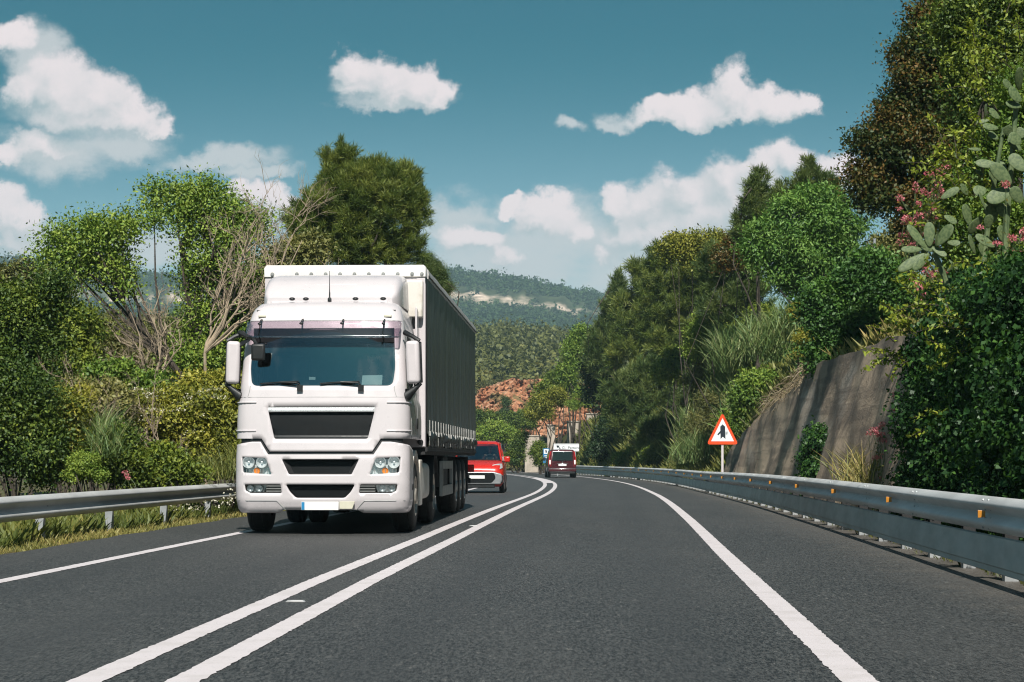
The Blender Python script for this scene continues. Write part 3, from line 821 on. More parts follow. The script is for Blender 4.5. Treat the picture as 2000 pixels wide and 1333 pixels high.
def cut_mat():
    m, t, o = newmat('red_earth')
    b = t.new('ShaderNodeBsdfPrincipled'); t.link(b.outputs[0], o.inputs[0]); b.inputs['Roughness'].default_value = .95; b.inputs['Specular IOR Level'].default_value = .1
    co = t.new('ShaderNodeTexCoord').outputs['Object']
    s = t.noise(t.vm('MULTIPLY', co, (.25, .25, 2.4)), .7, 6, .65, .6); n = t.noise(co, .5, 5, .65)
    c = t.mix(t.ramp(s.outputs[0], .4, .6), (.55, .27, .15, 1), (.44, .19, .10, 1))
    c = t.mix(t.ramp(n.outputs[0], .5, .66, 0., .8), c, (.62, .42, .28, 1))
    c = t.mix(t.ramp(t.noise(co, .22, 5, .6).outputs[0], .54, .62, 0., .75), c, (.12, .13, .05, 1))
    t.link(c, b.inputs['Base Color'])
    bp = t.new('ShaderNodeBump'); bp.inputs['Strength'].default_value = 1.; bp.inputs['Distance'].default_value = 1.
    t.link(t.m('ADD', s.outputs[0], n.outputs[0]), bp.inputs['Height']); t.link(bp.outputs[0], b.inputs['Normal'])
    return m
tag(npmesh('earth_cutting', V, F, cut_mat()), 'bare red earth cutting below the scrub slope', 'earth bank', kind='structure')

# woods on the far hills: one mass of small crowns
def wood(name, label, HV, n, size, per, leaf, mat, keep, seed, bias=0.):
    rng = np.random.default_rng(seed)
    nt, nx, _ = HV.shape
    a = rng.uniform(0, nt-4, n*3); b = rng.uniform(0, nx-1.01, n*3)
    ia, ib = a.astype(int), b.astype(int); fa, fb = (a-ia)[:, None], (b-ib)[:, None]
    p = (HV[ia, ib]*(1-fa)+HV[ia+1, ib]*fa)*(1-fb)+(HV[ia, ib+1]*(1-fa)+HV[ia+1, ib+1]*fa)*fb
    slope = (HV[ia+1, ib, 2]-HV[ia, ib, 2])/np.maximum(.1, HV[ia+1, ib, 1]-HV[ia, ib, 1])
    px = 1000+p[:, 0]*FPX/p[:, 1]; py = HZ-(p[:, 2]-CAMH)*FPX/p[:, 1]
    ok = keep(px, py, slope, rng, a/(nt-1))
    p = p[ok][:n]; n = len(p)
    s = size*rng.uniform(.55, 1.3, n)*np.where(rng.uniform(size=n) < .12, 1.35, 1)
    c = p+np.stack([np.zeros(n), np.zeros(n), s*.55], -1)
    idx = np.repeat(np.arange(n), per)
    d = nrm(rng.normal(size=(n*per, 3)))
    taper = rng.uniform(.6, 1.1, n)[idx][:, None]
    Pn = c[idx]+d*(s[idx][:, None])*np.array([.42, .42, .55])*rng.uniform(.5, 1, (n*per, 1))
    V, F = leaves(Pn-d*leaf*.5, d, leaf, leaf*.75, rng, .5, .25)
    tint = np.clip(rng.normal(.42+bias, .15, n)[idx]+rng.normal(0, .10, n*per), 0, 1)
    return tag(npmesh(name, V, F, mat, None, tint), label, 'forest', kind='stuff')
cw = lambda px, py: ((px > -80) & (px < 660)) | ((px > 820) & (px < 1420))
wood('forest', 'distant pine forest covering the long hill', HV, 16000, 8.5, 18, 2.8, 'far_forest', lambda px, py, s, r, t: cw(px, py) & ((s < .5) | (r.uniform(size=len(s)) < .12)) & ((t*82/79 < .84) | (t*82/79 > .866) | (r.uniform(size=len(s)) < .22)), 31)
wood('scrub_woodland', 'scrub oak and pine woodland on the near slope', HV2, 1500, 6.0, 70, 1.0, 'lf_olive', lambda px, py, s, r, t: (px > 860) & (px < 1250), 32, bias=-.12)

# ================================================================== GUARDRAILS
WB = [(0, .155), (-.012, .152), (-.075, .105), (-.083, .085), (-.075, .065), (-.012, .02), (0, 0), (-.012, -.02), (-.075, -.065), (-.083, -.085), (-.075, -.105), (-.012, -.152), (0, -.155)]
def sweep(prof, u, ys, side, zc, thick=.004, wob=.006, seed=2):
    """prof (toward road negative*side, up) swept along the road at offset u"""
    r = np.random.default_rng(seed); w = np.convolve(r.normal(size=len(ys)), np.ones(5)/5, 'same')*wob
    rings = []
    for Y, k in zip(ys, w):
        x = float(cx(Y))+(u(Y) if callable(u) else u); z = float(zr(Y))+zc
        f = [(x+side*a+k, Y, z+b) for a, b in prof]; bk = [(x+side*(a+thick)+k, Y, z+b*.98) for a, b in prof[::-1]]
        rings.append(f+bk)
    return MB().loft(rings)
def post(mb, x, y, z0, z1, w=.06, d=.10, side=1, m=0):
    t = .008
    mb.box(x-w, x+w, y-d/2, y-d/2+t, z0, z1, m); mb.box(x-w, x-w+t, y-d/2+t, y+d/2, z0, z1, m); mb.box(x+w-t, x+w, y-d/2+t, y+d/2, z0, z1, m)
RU = 5.46
g = tag(empty('guardrail', U(RU, 20)), 'long galvanized guardrail with a lower sheet, along the right road edge', 'guardrail')
g.location = (0, 0, 0)
ys = np.arange(6, 189, 1.)
sweep(WB, RU, ys, 1, .59).build('beam', 'galv', g, smooth=50)
LP = [(-.02, .310), (-.05, .30), (-.05, .28), (-.075, .16), (-.075, .06), (-.06, .045), (-.06, .0), (-.03, -.012)]
sweep(LP, RU, ys, 1, .10, seed=3).build('lower_panel', 'galv_panel', g, smooth=30)
k = 0
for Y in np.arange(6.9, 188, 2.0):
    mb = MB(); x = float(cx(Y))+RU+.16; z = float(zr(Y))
    post(mb, x, Y, z-.1, z+.36); post(mb, x, Y, z+.36, z+.66, m=1)  # upper posts and spacers coloured dark, standing in for shade in the rail gap
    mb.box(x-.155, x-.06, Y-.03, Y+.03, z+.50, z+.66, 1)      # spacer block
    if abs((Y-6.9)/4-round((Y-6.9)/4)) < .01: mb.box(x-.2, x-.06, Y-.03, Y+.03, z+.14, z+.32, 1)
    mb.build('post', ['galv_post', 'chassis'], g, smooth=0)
for Y in np.arange(22.6-5.7*2, 130, 5.7):
    mb = MB(); x = float(cx(Y))+RU; z = float(zr(Y))+.59
    mb.prism([(-.034, -.034), (.028, -.028), (.028, .028), (-.034, .034)], 'y', -.006, .006)
    mb.box(-.006, .03, -.004, .02, -.03, .03)
    o = mb.build('reflector', 'orange', g, loc=(x-.09, Y, z), bevel=.002, smooth=0); o.rotation_euler = (0, R(0), R(-12))
# beam overlaps with their bolt heads
mb = MB()
for Y in np.arange(8.9, 110, 4.0):
    x = float(cx(Y))+RU; z = float(zr(Y))+.59
    for dy in (-.1, .1):
        for dz in (-.04, .04, -.12, .12): mb.lathe([(-.012, .0), (-.012, .012), (0, .014)], 'x', (x-.03 if abs(dz) < .1 else x-.05, Y+dy, z+dz), 6)
mb.build('bolt_heads', 'galv_post', g, smooth=0)

LU = lambda Y: -5.27+.004*(Y-25)
g = tag(empty('guardrail', (0, 0, 0)), 'weathered steel guardrail on widely spaced posts along the left verge', 'guardrail')
ys = np.arange(8, 150, 1.)
sweep(WB, LU, ys, -1, .45, seed=5).build('beam', 'galv', g, smooth=50)
for Y in np.arange(25.2-4*3.4, 140, 3.4):
    x = float(cx(Y))+LU(Y)-.1; z = float(zr(Y)); mb = MB()
    post(mb, x, Y, z-.3, z+.56, w=.055)
    mb.box(x+.03, x+.1, Y-.04, Y+.04, z+.36, z+.54)
    mb.build('post', 'galv_post', g, smooth=0)

# ================================================================== SIGNS
Y = 66.; b = P(1411, 0, Y); zg = gz(b.x, Y)
root = tag(empty('road_sign', (b.x, Y, zg)), 'red triangle warning sign with a black merging arrow on a white post', 'road sign')
zt = P(1411, 808, Y).z-zg; zb = P(1411, 868.5, Y).z-zg; hw = 31*Y/FPX
tri = [(-hw, zb), (hw, zb), (0, zt+.04)]
rp = rpoly(tri, .13, 6)
mb = MB(); mb.prism(rp, 'y', -.03, -.005); mb.build('sign_border', 'sign_red', root, smooth=0)
c = (0, zb+(zt-zb)/3); inner = [(c[0]+(x-c[0])*.72, c[1]+.01+(z-c[1])*.72) for x, z in tri]
mb = MB(); mb.prism(rpoly(inner, .02, 3), 'y', -.034, -.006); mb.build('sign_face', 'sign_white', root, smooth=0)
q = lambda a, b: ((a-424)/10.25*Y/FPX, P(0, 800+b/10.25, Y).z-zg)
mb = MB(); mb.prism([q(*p) for p in [(384, 595), (430, 548), (484, 595), (474, 345), (425, 300), (378, 345), (380, 430), (318, 500), (338, 522), (382, 478)]], 'y', -.037, -.007)
mb.build('arrow_symbol', 'sign_black', root, smooth=0)
mb = MB(); mb.prism(rpoly([(-.04, .0), (.04, .0), (.04, .045), (-.04, .045)], .012), 'z', -.3, zb+.5)
o = mb.build('post', 'white_plastic', root, bevel=0); 
mb = MB(); mb.box(-.05, .05, -.008, .05, zb+.12, zb+.17); mb.box(-.05, .05, -.008, .05, zb+.36, zb+.41); mb.build('bracket', 'galv_post', root)

def text(body, size, loc, mat, parent, name='lettering'):
    cu = bpy.data.curves.new(name, 'FONT'); cu.body = body; cu.size = size; cu.extrude = .004; cu.align_x = 'LEFT'; cu.align_y = 'CENTER'
    o = bpy.data.objects.new(name, cu); COL.objects.link(o)
    dg = bpy.context.evaluated_depsgraph_get(); me = bpy.data.meshes.new_from_object(o.evaluated_get(dg))
    bpy.data.objects.remove(o)
    o = bpy.data.objects.new(name, me); me.materials.clear(); me.materials.append(M[mat]); COL.objects.link(o)
    o.parent = parent; o.location = loc; o.rotation_euler = (R(90), 0, 0)
    return o
Y = 146.; a = P(1081.5, 882, Y); b = P(1131, 867, Y); x0, x1 = a.x, b.x; zg = gz((x0+x1)/2, Y)
root = tag(empty('direction_sign', ((x0+x1)/2, Y, zg)), 'white direction sign with a black arrow and lettering behind the maroon van', 'direction sign')
w = (x1-x0)/2; z0, z1 = a.z-zg, b.z-zg
mb = MB(); mb.prism(rpoly([(-w, z0), (w, z0), (w, z1), (-w, z1)], .07), 'y', -.03, 0); mb.build('sign_board', 'sign_white', root, smooth=0)
mb = MB()
for r0, r1, q0, q1 in ((-w+.03, w-.03, z1-.055, z1-.03), (-w+.03, w-.03, z0+.03, z0+.055)): mb.box(r0, r1, -.033, -.03, q0, q1)
mb.build('border_line', 'grey_metal', root, smooth=0)
mb = MB(); ax, az = -w+.34, z1-.22
k = .26; dd = (.62, -.62)
mb.prism([(ax-.13, az+.1), (ax+.13, az+.06), (ax+.045, az-.0), (ax+.19, az-.17), (ax+.14, az-.22), (ax-.01, az-.05), (ax-.1, az-.12)], 'y', -.034, -.03); mb.build('arrow_symbol', 'sign_black', root, smooth=0)
text('Cl.  Pantaina', .27, (-w+.62, -.034, (z0+z1)/2-.02), 'sign_black', root)
for s in (-w*.7, w*.7):
    mb = MB(); mb.box(s-.04, s+.04, .0, .06, -.4, z1-.05); mb.build('post', 'galv_post', root)
Y = 139.; a = P(1061, 905, Y); b = P(1072.5, 876, Y); zg = gz((a.x+b.x)/2, Y)
root = tag(empty('road_sign', ((a.x+b.x)/2, Y, zg)), 'blue panel sign with a white pictogram square left of the maroon van', 'road sign')
w = (b.x-a.x)/2+.02; z0, z1 = a.z-zg, b.z-zg
mb = MB(); mb.prism(rpoly([(-w, z0), (w, z0), (w, z1), (-w, z1)], .04), 'y', -.03, 0); mb.build('sign_board', 'sign_blue', root, smooth=0)
mb = MB(); mb.box(-w*.72, w*.72, -.034, -.03, z1-.40, z1-.06); mb.build('pictogram_square', 'sign_white', root, smooth=0)
mb = MB(); mb.box(-.05, .05, -.037, -.034, z1-.32, z1-.15); mb.box(-.1, .0, -.037, -.034, z1-.2, z1-.15); mb.build('pictogram', 'sign_black', root, smooth=0)
mb = MB()
for q in (.52, .64): mb.box(-w*.6, w*.6, -.033, -.03, z1-q-.05, z1-q)
mb.build('lettering', 'plate_white', root, smooth=0)
mb = MB(); mb.box(-.035, .035, .0, .05, -.4, z0+.3); mb.build('post', 'galv_post', root)
# short grey pipe standing on the bank top
a = P(1708, 500, 50); mb = MB(); h = a.z-gz(a.x, 50)+.45
mb.tube([(0, 0, -.2), (0, 0, h)], .035, 10); mb.lathe([(h, .0), (h, .042), (h-.04, .042)], 'z', n=10)
tag(mb.build('fence_post', 'galv_post', loc=(a.x, 50, gz(a.x, 50))), 'thin grey metal post standing on top of the bank', 'post')

# ================================================================== PEOPLE (drivers, seated)
def driver(name, label, root_loc, rz, shirt, wheel_y=-.42):
    """seated figure facing -y, origin at the seat (hip) point"""
    V = []; E = []; RD = []
    def v(p, r, par=None):
        V.append(p); RD.append(r)
        if par is not None: E.append((par, len(V)-1))
        return len(V)-1
    pel = v((0, 0, .06), .15); ab = v((0, .03, .22), .135, pel); ch = v((0, .04, .40), .155, ab); nb = v((0, .02, .55), .07, ch)
    nk = v((0, 0, .60), .055, nb); hd = v((0, -.02, .70), .082, nk); v((0, -.015, .79), .075, hd); v((0, -.10, .70), .016, hd)   # nose
    for s in (-1, 1):
        th = v((s*.12, -.22, .04), .085, pel); kn = v((s*.14, -.46, .06), .062, th); an = v((s*.14, -.55, -.34), .045, kn); v((s*.14, -.70, -.40), .04, an)
        sh = v((s*.19, .03, .48), .065, ch); el = v((s*.25, -.17, .30), .046, sh); wr = v((s*.17, wheel_y+.09, .42), .03, el); pa = v((s*.165, wheel_y+.02, .45), .034, wr)
        for k in range(4):
            a_ = v((s*(.19-.022*k), wheel_y-.035, .47-.006*k), .011, pa); b_ = v((s*(.185-.022*k), wheel_y-.05+.005*abs(k-1), .445-.006*k), .0095, a_); v((s*(.18-.02*k), wheel_y-.03, .425), .008, b_)
        t_ = v((s*.13, wheel_y+.01, .47), .012, pa); v((s*.115, wheel_y-.02, .475), .009, t_)
    me = bpy.data.meshes.new(name); me.from_pydata(V, E, [])
    o = bpy.data.objects.new(name, me); COL.objects.link(o)
    me.materials.append(M['skin'])
    md = o.modifiers.new('skin', 'SKIN')
    for i, sv in enumerate(me.skin_vertices[0].data): sv.radius = (RD[i], RD[i]*.85); sv.use_root = (i == 0)
    sb = o.modifiers.new('subsurf', 'SUBSURF'); sb.levels = 1; sb.render_levels = 2
    o.location = root_loc; o.rotation_euler = (0, 0, rz)
    tag(o, label, 'person')
    # shirt
    sv_, se_, sr_ = [], [], []
    def w(p, r, par=None):
        sv_.append(p); sr_.append(r)
        if par is not None: se_.append((par, len(sv_)-1))
        return len(sv_)-1
    a0 = w((0, 0, .05), .162); a1 = w((0, .03, .22), .15, a0); a2 = w((0, .04, .40), .17, a1); w((0, .025, .54), .075, a2)
    for s in (-1, 1):
        b0 = w((s*.19, .03, .48), .078, a2); b1 = w((s*.25, -.16, .305), .056, b0); w((s*.215, -.24, .345), .05, b1)
    me2 = bpy.data.meshes.new('shirt'); me2.from_pydata(sv_, se_, []); me2.materials.append(M[shirt])
    sh = bpy.data.objects.new('shirt', me2); COL.objects.link(sh); sh.parent = o
    sh.modifiers.new('skin', 'SKIN')
    for i, q in enumerate(me2.skin_vertices[0].data): q.radius = (sr_[i], sr_[i]*.85); q.use_root = (i == 0)
    sh.modifiers.new('subsurf', 'SUBSURF').render_levels = 2
    mb = MB(); mb.ell((0, .005, .765), (.088, .098, .085)); mb.ell((0, .05, .70), (.08, .055, .09)); mb.build('hair', 'hair', o)
    mb = MB()
    for s in (-1, 1): mb.ell((s*.032, -.085, .722), (.013, .008, .008), 8, 6)
    mb.ell((0, -.088, .652), (.026, .008, .008), 8, 6); mb.build('eyes_and_mouth', 'hair', o)
    mb = MB()
    for s in (-1, 1): mb.ell((s*.085, -.005, .70), (.012, .022, .034), 8, 6)
    mb.build('ear', 'skin', o)
    return o

# ================================================================== TRUCK
TX, TY, TYAW = -2.69, 27.0, -.0366
TR = tag(empty('truck', (TX, TY, .03), TYAW), 'white articulated truck with a dark grey curtain-sided trailer driving in the oncoming lane', 'truck')
# cab surface: height -> (front y, height, half width, corner radius)
TAB = np.array([
 [.28, .12, .28, 1.16, .24], [.34, .05, .34, 1.21, .24], [.48, .0, .48, 1.235, .24], [.70, -.015, .70, 1.24, .24], [1.05, .0, 1.05, 1.24, .24], [1.22, .03, 1.22, 1.235, .24],
 [1.34, .045, 1.34, 1.235, .24], [1.60, .06, 1.60, 1.235, .24], [1.86, .085, 1.86, 1.225, .24], [1.93, .10, 1.93, 1.20, .22], [2.1, .13, 2.1, 1.19, .20], [2.5, .235, 2.5, 1.165, .19], [2.8, .325, 2.8, 1.14, .19],
 [3.0, .39, 3.0, 1.115, .20], [3.14, .46, 3.14, 1.085, .22], [3.24, .55, 3.24, 1.05, .24], [3.31, .68, 3.31, 1.0, .26], [3.36, .90, 3.355, .93, .3], [3.42, 1.25, 3.38, .84, .34]])
BUL = .07
def F(t, v):
    y0, z, w, r = (float(np.interp(v, TAB[:, 0], TAB[:, k])) for k in (1, 2, 3, 4))
    fl = w-r; s = 1 if t >= 0 else -1; a = abs(t)
    if a <= fl: return (t, y0+BUL*(a/fl)**2, z)
    if a <= fl+r*PI/2:
        g = (a-fl)/r; return (s*(fl+r*math.sin(g)), y0+BUL+r*(1-math.cos(g)), z)
    return (s*w, y0+BUL+r+(a-fl-r*PI/2), z)
def tb(v, yb):
    y0, z, w, r = (float(np.interp(v, TAB[:, 0], TAB[:, k])) for k in (1, 2, 3, 4))
    return w-r+r*PI/2+(yb-y0-BUL-r)
def mir(p): return [(-a, b) for a, b in p][::-1]
def both(half): return half+[(-a, b) for a, b in half[::-1]]     # half runs from the axis outward, bottom to top
# --- bumper
vv = np.linspace(.30, 1.18, 12)
out = [(-tb(v, .80), v) for v in vv[::-1]]+[(-.60, .30), (-.52, .345), (.52, .345), (.60, .30)]+[(tb(v, .80), v) for v in vv]
out += [(.98, 1.305), (.86, 1.305), (.745, 1.125), (-.745, 1.125), (-.86, 1.305), (-.98, 1.305)]
hl = [(.69, .842), (1.11, .872), (1.135, 1.095), (.775, 1.075)]
fog = [(.545, .583), (1.0, .583), (1.07, .62), (1.085, .705), (.56, .705)]
lowg = [(-.49, .705), (.49, .705), (.43, .60), (.345, .515), (-.345, .515), (-.43, .60)]
midg = [(-.545, 1.06), (.545, 1.06), (.44, .845), (-.44, .845)]
bump = panel('bumper', out, [rpoly(hl, .025), mir(rpoly(hl, .025)), rpoly(fog, .02), mir(rpoly(fog, .02)), rpoly(lowg, .03), rpoly(midg, .02)], F, 'white_paint', TR, .042, .035)
def inset(name, poly, off, mat, parent, grow=1.06):
    cx_ = sum(p[0] for p in poly)/len(poly); cz_ = sum(p[1] for p in poly)/len(poly)
    return panel(name, [(cx_+(a-cx_)*grow, cz_+(b-cz_)*grow) for a, b in poly], [], F, mat, parent, .06, .01, off=off)
def throat(name, poly, depth, mat, parent, taper=1.0):
    """the side walls of a recess, from the skin inward"""
    L = dens_poly(poly, .05); cx_ = sum(p[0] for p in poly)/len(poly); cz_ = sum(p[1] for p in poly)/len(poly)
    a = [F(*p) for p in L]; b = [F(cx_+(p[0]-cx_)*taper, cz_+(p[1]-cz_)*taper) for p in L]; b = [(p[0], p[1]+depth, p[2]) for p in b]
    return MB().loft([a, b], cap=False).build(name, mat, parent)
o = inset('lower_grille', lowg, -.07, 'black_mesh', TR, 1.1); throat('grille_surround', lowg, .08, 'black_plastic', o)
o = inset('middle_grille', midg, -.10, 'black_mesh', TR, 1.05); throat('grille_surround', midg, .11, 'chassis', o, .86)
mb = MB()
for z in (.90, .96, 1.02): mb.box(-.43, .43, .12, .13, z, z+.012)
mb.build('grille_bar', 'black_plastic', o)
# headlights
for s in (1, -1):
    pl = rpoly(hl, .025) if s > 0 else mir(rpoly(hl, .025))
    lens = panel('headlight', pl, [], F, 'lens', TR, .06, off=-.008)
    throat('housing', pl, .11, 'lamp_silver', lens, .95)
    c = (sum(p[0] for p in pl)/len(pl), sum(p[1] for p in pl)/len(pl))
    back = [(c[0]+(p[0]-c[0])*1.0, c[1]+(p[1]-c[1])*1.0) for p in pl]
    bp = panel('lamp_back', back, [], F, 'lamp_silver', lens, .06, off=-.1)
    mb = MB()
    for dx, dz, r in ((-.09*s, .045, .075), (.10*s, .045, .08)):
        f = F(c[0]+dx, c[1]+dz); mb.lathe([(f[1]+.085, .012), (f[1]+.08, r*.55), (f[1]+.055, r*.85), (f[1]+.02, r), (f[1]+.015, r*1.06), (f[1]+.03, r*1.1)], 'y', (f[0], 0, f[2]), 20)
        mb.ell((f[0], f[1]+.055, f[2]), (.018, .02, .018), 8, 6)
    mb.build('reflector_bowl', 'lamp_silver', lens)
    f = F(c[0]-.02*s, c[1]-.075); mb = MB()
    mb.lathe([(f[1]+.05, .0), (f[1]+.045, .03), (f[1]+.03, .045)], 'y', (f[0], 0, f[2]), 14); mb.build('turn_signal', 'amber', lens)
    mb = MB(); b0 = F(c[0]-.19*s, c[1]-.08)
    for q in range(7):
        a = F(c[0]+(-.17+.05*q)*s, c[1]-.05); mb.box(a[0]-.004, a[0]+.004, a[1]+.03, a[1]+.05, a[2]-.05, a[2]+.0)
    mb.build('lens_ribs', 'grey_metal', lens)
    # fog light and its slatted intake
    fl = [(.80, .59), (1.0, .59), (1.06, .622), (1.075, .70), (.76, .70)]
    sl = [(.55, .588), (.79, .588), (.75, .70), (.565, .70)]
    if s < 0: fl, sl = mir(fl), mir(sl)
    lens = panel('fog_light', rpoly(fl, .015), [], F, 'lens', TR, .06, off=-.008)
    panel('lamp_back', fl, [], F, 'lamp_silver', lens, .06, off=-.07)
    throat('housing', rpoly(fl, .015), .08, 'black_plastic', lens, .97)
    mb = MB()
    for dx in (.87, 1.0):
        f = F(dx*s, .645); mb.lathe([(f[1]+.06, .01), (f[1]+.05, .035), (f[1]+.02, .048), (f[1]+.025, .052)], 'y', (f[0], 0, f[2]), 16)
    mb.build('reflector_bowl', 'lamp_silver', lens)
    slat = panel('side_intake', sl, [], F, 'black_plastic', TR, .05, .01, off=-.05)
    mb = MB()
    for z in (.605, .642, .679):
        a, b = F(.555*s, z), F(.77*s, z); mb.loft([[(p[0], p[1]+.005, z-.006), (p[0], p[1]+.0, z+.004), (p[0], p[1]+.04, z+.018), (p[0], p[1]+.045, z+.006)] for p in (a, b)])
    mb.build('slat', 'grey_metal', slat)
# number plate and the beige flap beside it
f = F(0, .40)
mb = MB(); mb.box(-.262, .262, -.035, -.022, .345, .463); pl = mb.build('number_plate', 'plate_white', TR, bevel=.004)
mb = MB(); mb.box(-.258, -.215, -.037, -.0352, .35, .458); mb.build('country_strip', 'plate_blue', pl, smooth=0)
mb = MB(); mb.prism([(.275, .362), (.455, .362), (.49, .468), (.275, .468)], 'y', -.03, -.0); mb.build('bumper_flap', 'beige', TR, bevel=.004)
# lower bumper lip seam
for s in (1, -1):
    mb = MB(); pts = [F(s*t_, z_) for t_, z_ in ((.50, .345), (.55, .40), (.62, .475), (.8, .475), (1.05, .475), (1.2, .478), (1.45, .48))]
    mb.tube([(p[0], p[1]-.001, p[2]) for p in pts], .005, 5); mb.build('bumper_seam', 'grey_metal', TR)
# dark gap behind the stepped edge between bumper and cab
panel('cab_gap', [(-1.15, 1.10), (1.15, 1.10), (1.2, 1.40), (-1.2, 1.40)], [], F, 'black_plastic', TR, .08, .01, off=-.03)
# --- cab shell: grille panel, windscreen frame and roof front
gap = .045
out = [(-.725, 1.125+gap), (.725, 1.125+gap), (.842, 1.305+gap), (1.02, 1.305+gap)]
vs_ = np.linspace(1.35, 3.42, 28)
out += [(tb(v, 2.25), v) for v in vs_]+[(-tb(v, 2.25), v) for v in vs_[::-1]]+[(-1.02, 1.305+gap), (-.842, 1.305+gap)]
gr = [(-.765, 1.80), (.765, 1.80), (.745, 1.70), (.66, 1.345), (-.66, 1.345), (-.745, 1.70)]
ws = [(-1.0, 2.095), (1.0, 2.095), (1.035, 2.35), (1.0, 2.895), (-1.0, 2.895), (-1.035, 2.35)]
WIN = lambda s: [(s*tb(2.16, .62), 2.16), (s*tb(2.05, 1.0), 2.05), (s*tb(2.12, 1.55), 2.12), (s*tb(2.78, 1.55), 2.78), (s*tb(2.82, .78), 2.82)]
shell = panel('cab', out, [rpoly(gr, .03), rpoly(ws, .09, 6), rpoly(WIN(1), .05), rpoly(WIN(-1)[::-1], .05)], F, 'white_paint', TR, .075, .03)
mb = MB(); mb.loft([[( -.86, .95, 3.30), (.86, .95, 3.30), (.86, .95, 3.36), (-.86, .95, 3.36)], [(-.86, 2.25, 3.30), (.86, 2.25, 3.30), (.86, 2.25, 3.42), (-.86, 2.25, 3.42)]]); mb.build('roof', 'white_paint', TR, bevel=.03)
# top grille, chrome strip
o = inset('top_grille', gr, -.05, 'black_mesh', TR, 1.04); throat('grille_surround', rpoly(gr, .03), .06, 'black_plastic', o)
st = [(-.752, 1.725), (.752, 1.725), (.762, 1.79), (-.762, 1.79)]
panel('chrome_strip', rpoly(st, .012), [], F, 'lamp_silver', TR, .06, .02, off=-.004)
# seams in the cab panels
mb = MB()
for pts in ([(t_, 1.935) for t_ in np.linspace(-1.5, 1.5, 40)], [(-1.055, 1.94), (-1.03, 2.02), (-1.02, 2.10)], [(1.055, 1.94), (1.03, 2.02), (1.02, 2.10)], [(t_, 3.035) for t_ in np.linspace(-1.15, 1.15, 30)]):
    mb.tube([F(*p) for p in pts], .0045, 5)
for s in (1, -1):
    for pts in ([(1.9, 1.36), (1.4, 1.36)],):
        pass
    mb.tube([(F(s*tb(v, .55), v)[0]+s*.0, .55, F(s*tb(v, .55), v)[2]) for v in np.linspace(1.36, 2.9, 14)], .005, 5)
    mb.tube([(F(s*tb(v, 1.62), v)[0], 1.62, v) for v in np.linspace(1.36, 2.9, 14)], .005, 5)
mb.build('panel_seam', 'grey_metal', TR)
# corner wind deflectors beside the grille: ridged edge
for s in (1, -1):
    mb = MB()
    for z in (1.86, 1.46):
        mb.tube([Vector(F(s*t_, z))+Vector((s*.004, -.004, 0)) for t_ in np.linspace(.92, 1.5, 14)], .012, 6)
    mb.build('corner_ridge', 'white_paint', TR)
# --- glazing
glass = panel('windscreen', rpoly([(a*1.012, b) for a, b in ws], .09, 6), [], F, 'glass', TR, .08, off=-.012)
fr = rpoly(ws, .09, 6); ring = [(a*.972, 2.50+(b-2.50)*.955) for a, b in fr]
panel('windscreen_band', fr, [ring], F, 'black_plastic', glass, .06, off=-.016)
for s in (1, -1):
    w_ = WIN(s) if s > 0 else WIN(s)[::-1]
    panel('side_window', rpoly(w_, .05), [], F, 'glass_dark', TR, .1, off=-.012)
    mb = MB()
    mb.tube([Vector(F(*p))+Vector((s*.004, 0, 0)) for p in w_+[w_[0]]], .014, 6); mb.build('window_seal', 'black_plastic', TR)
# interior
mb = MB()
mb.box(-1.1, 1.1, 2.1, 2.14, 1.5, 3.2); mb.box(-1.12, 1.12, .5, 2.1, 1.46, 1.5); mb.box(-1.0, 1.0, .62, 2.1, 3.18, 3.2)
for s in (-1, 1): mb.box(s*1.13-.01, s*1.13+.01, .5, 2.1, 1.5, 2.05); mb.box(s*1.08-.01, s*1.08+.01, 1.62, 2.1, 2.05, 3.0)
mb.build('cab_lining', 'cab_dark', TR, smooth=0)
mb = MB(); mb.loft([[(x, .26+.06*(x/1.05)**2, 2.06), (x, .42, 2.10), (x, .78, 2.06), (x, .82, 1.75), (x, .3, 1.7)] for x in np.linspace(-1.05, 1.05, 9)])
mb.build('dashboard', 'cab_dark', TR, bevel=.02)
for x in (-.62, .62):
    mb = MB(); mb.box(x-.26, x+.26, 1.0, 1.5, 1.78, 1.95); mb.box(x-.25, x+.25, 1.42, 1.58, 1.95, 2.62); mb.box(x-.14, x+.14, 1.44, 1.55, 2.62, 2.82); mb.build('seat', 'cab_dark', TR, bevel=.05)
mb = MB(); c_ = Vector((.62, .80, 2.16)); nn = 28; ax1 = Vector((1, 0, 0)); ax2 = Vector((0, .75, .62)).normalized()
mb.tube([c_+(ax1*math.cos(2*PI*k/nn)+ax2*math.sin(2*PI*k/nn))*.23 for k in range(nn+1)], .017, 8)
for k in (0, .5, .75): mb.tube([c_, c_+(ax1*math.cos(2*PI*k)+ax2*math.sin(2*PI*k))*.23], .014, 6)
mb.build('steering_wheel', 'black_plastic', TR)
pa = MB(); pa.loft([[(.545, .30, 2.095), (.835, .31, 2.095), (.835, .315, 2.10), (.545, .305, 2.10)], [(.55, .385, 2.25), (.835, .395, 2.255), (.835, .40, 2.255), (.55, .39, 2.25)]])
o = pa.build('paper_sheet', 'paper', None, smooth=0); o.location = TR.location; o.rotation_euler = TR.rotation_euler
tag(o, 'white sheet of paper lying on the truck dashboard behind the windscreen', 'paper')
pa = MB(); pa.box(-.20, -.11, .30, .31, 2.185, 2.225); o = pa.build('paper_tag', 'paper', None, smooth=0); o.location = TR.location; o.rotation_euler = TR.rotation_euler
tag(o, 'small white pass propped in the middle of the truck windscreen', 'pass')
mb = MB(); mb.box(-1.0, 1.0, .36, .44, 2.72, 2.92); mb.build('header_trim', 'black_plastic', TR)
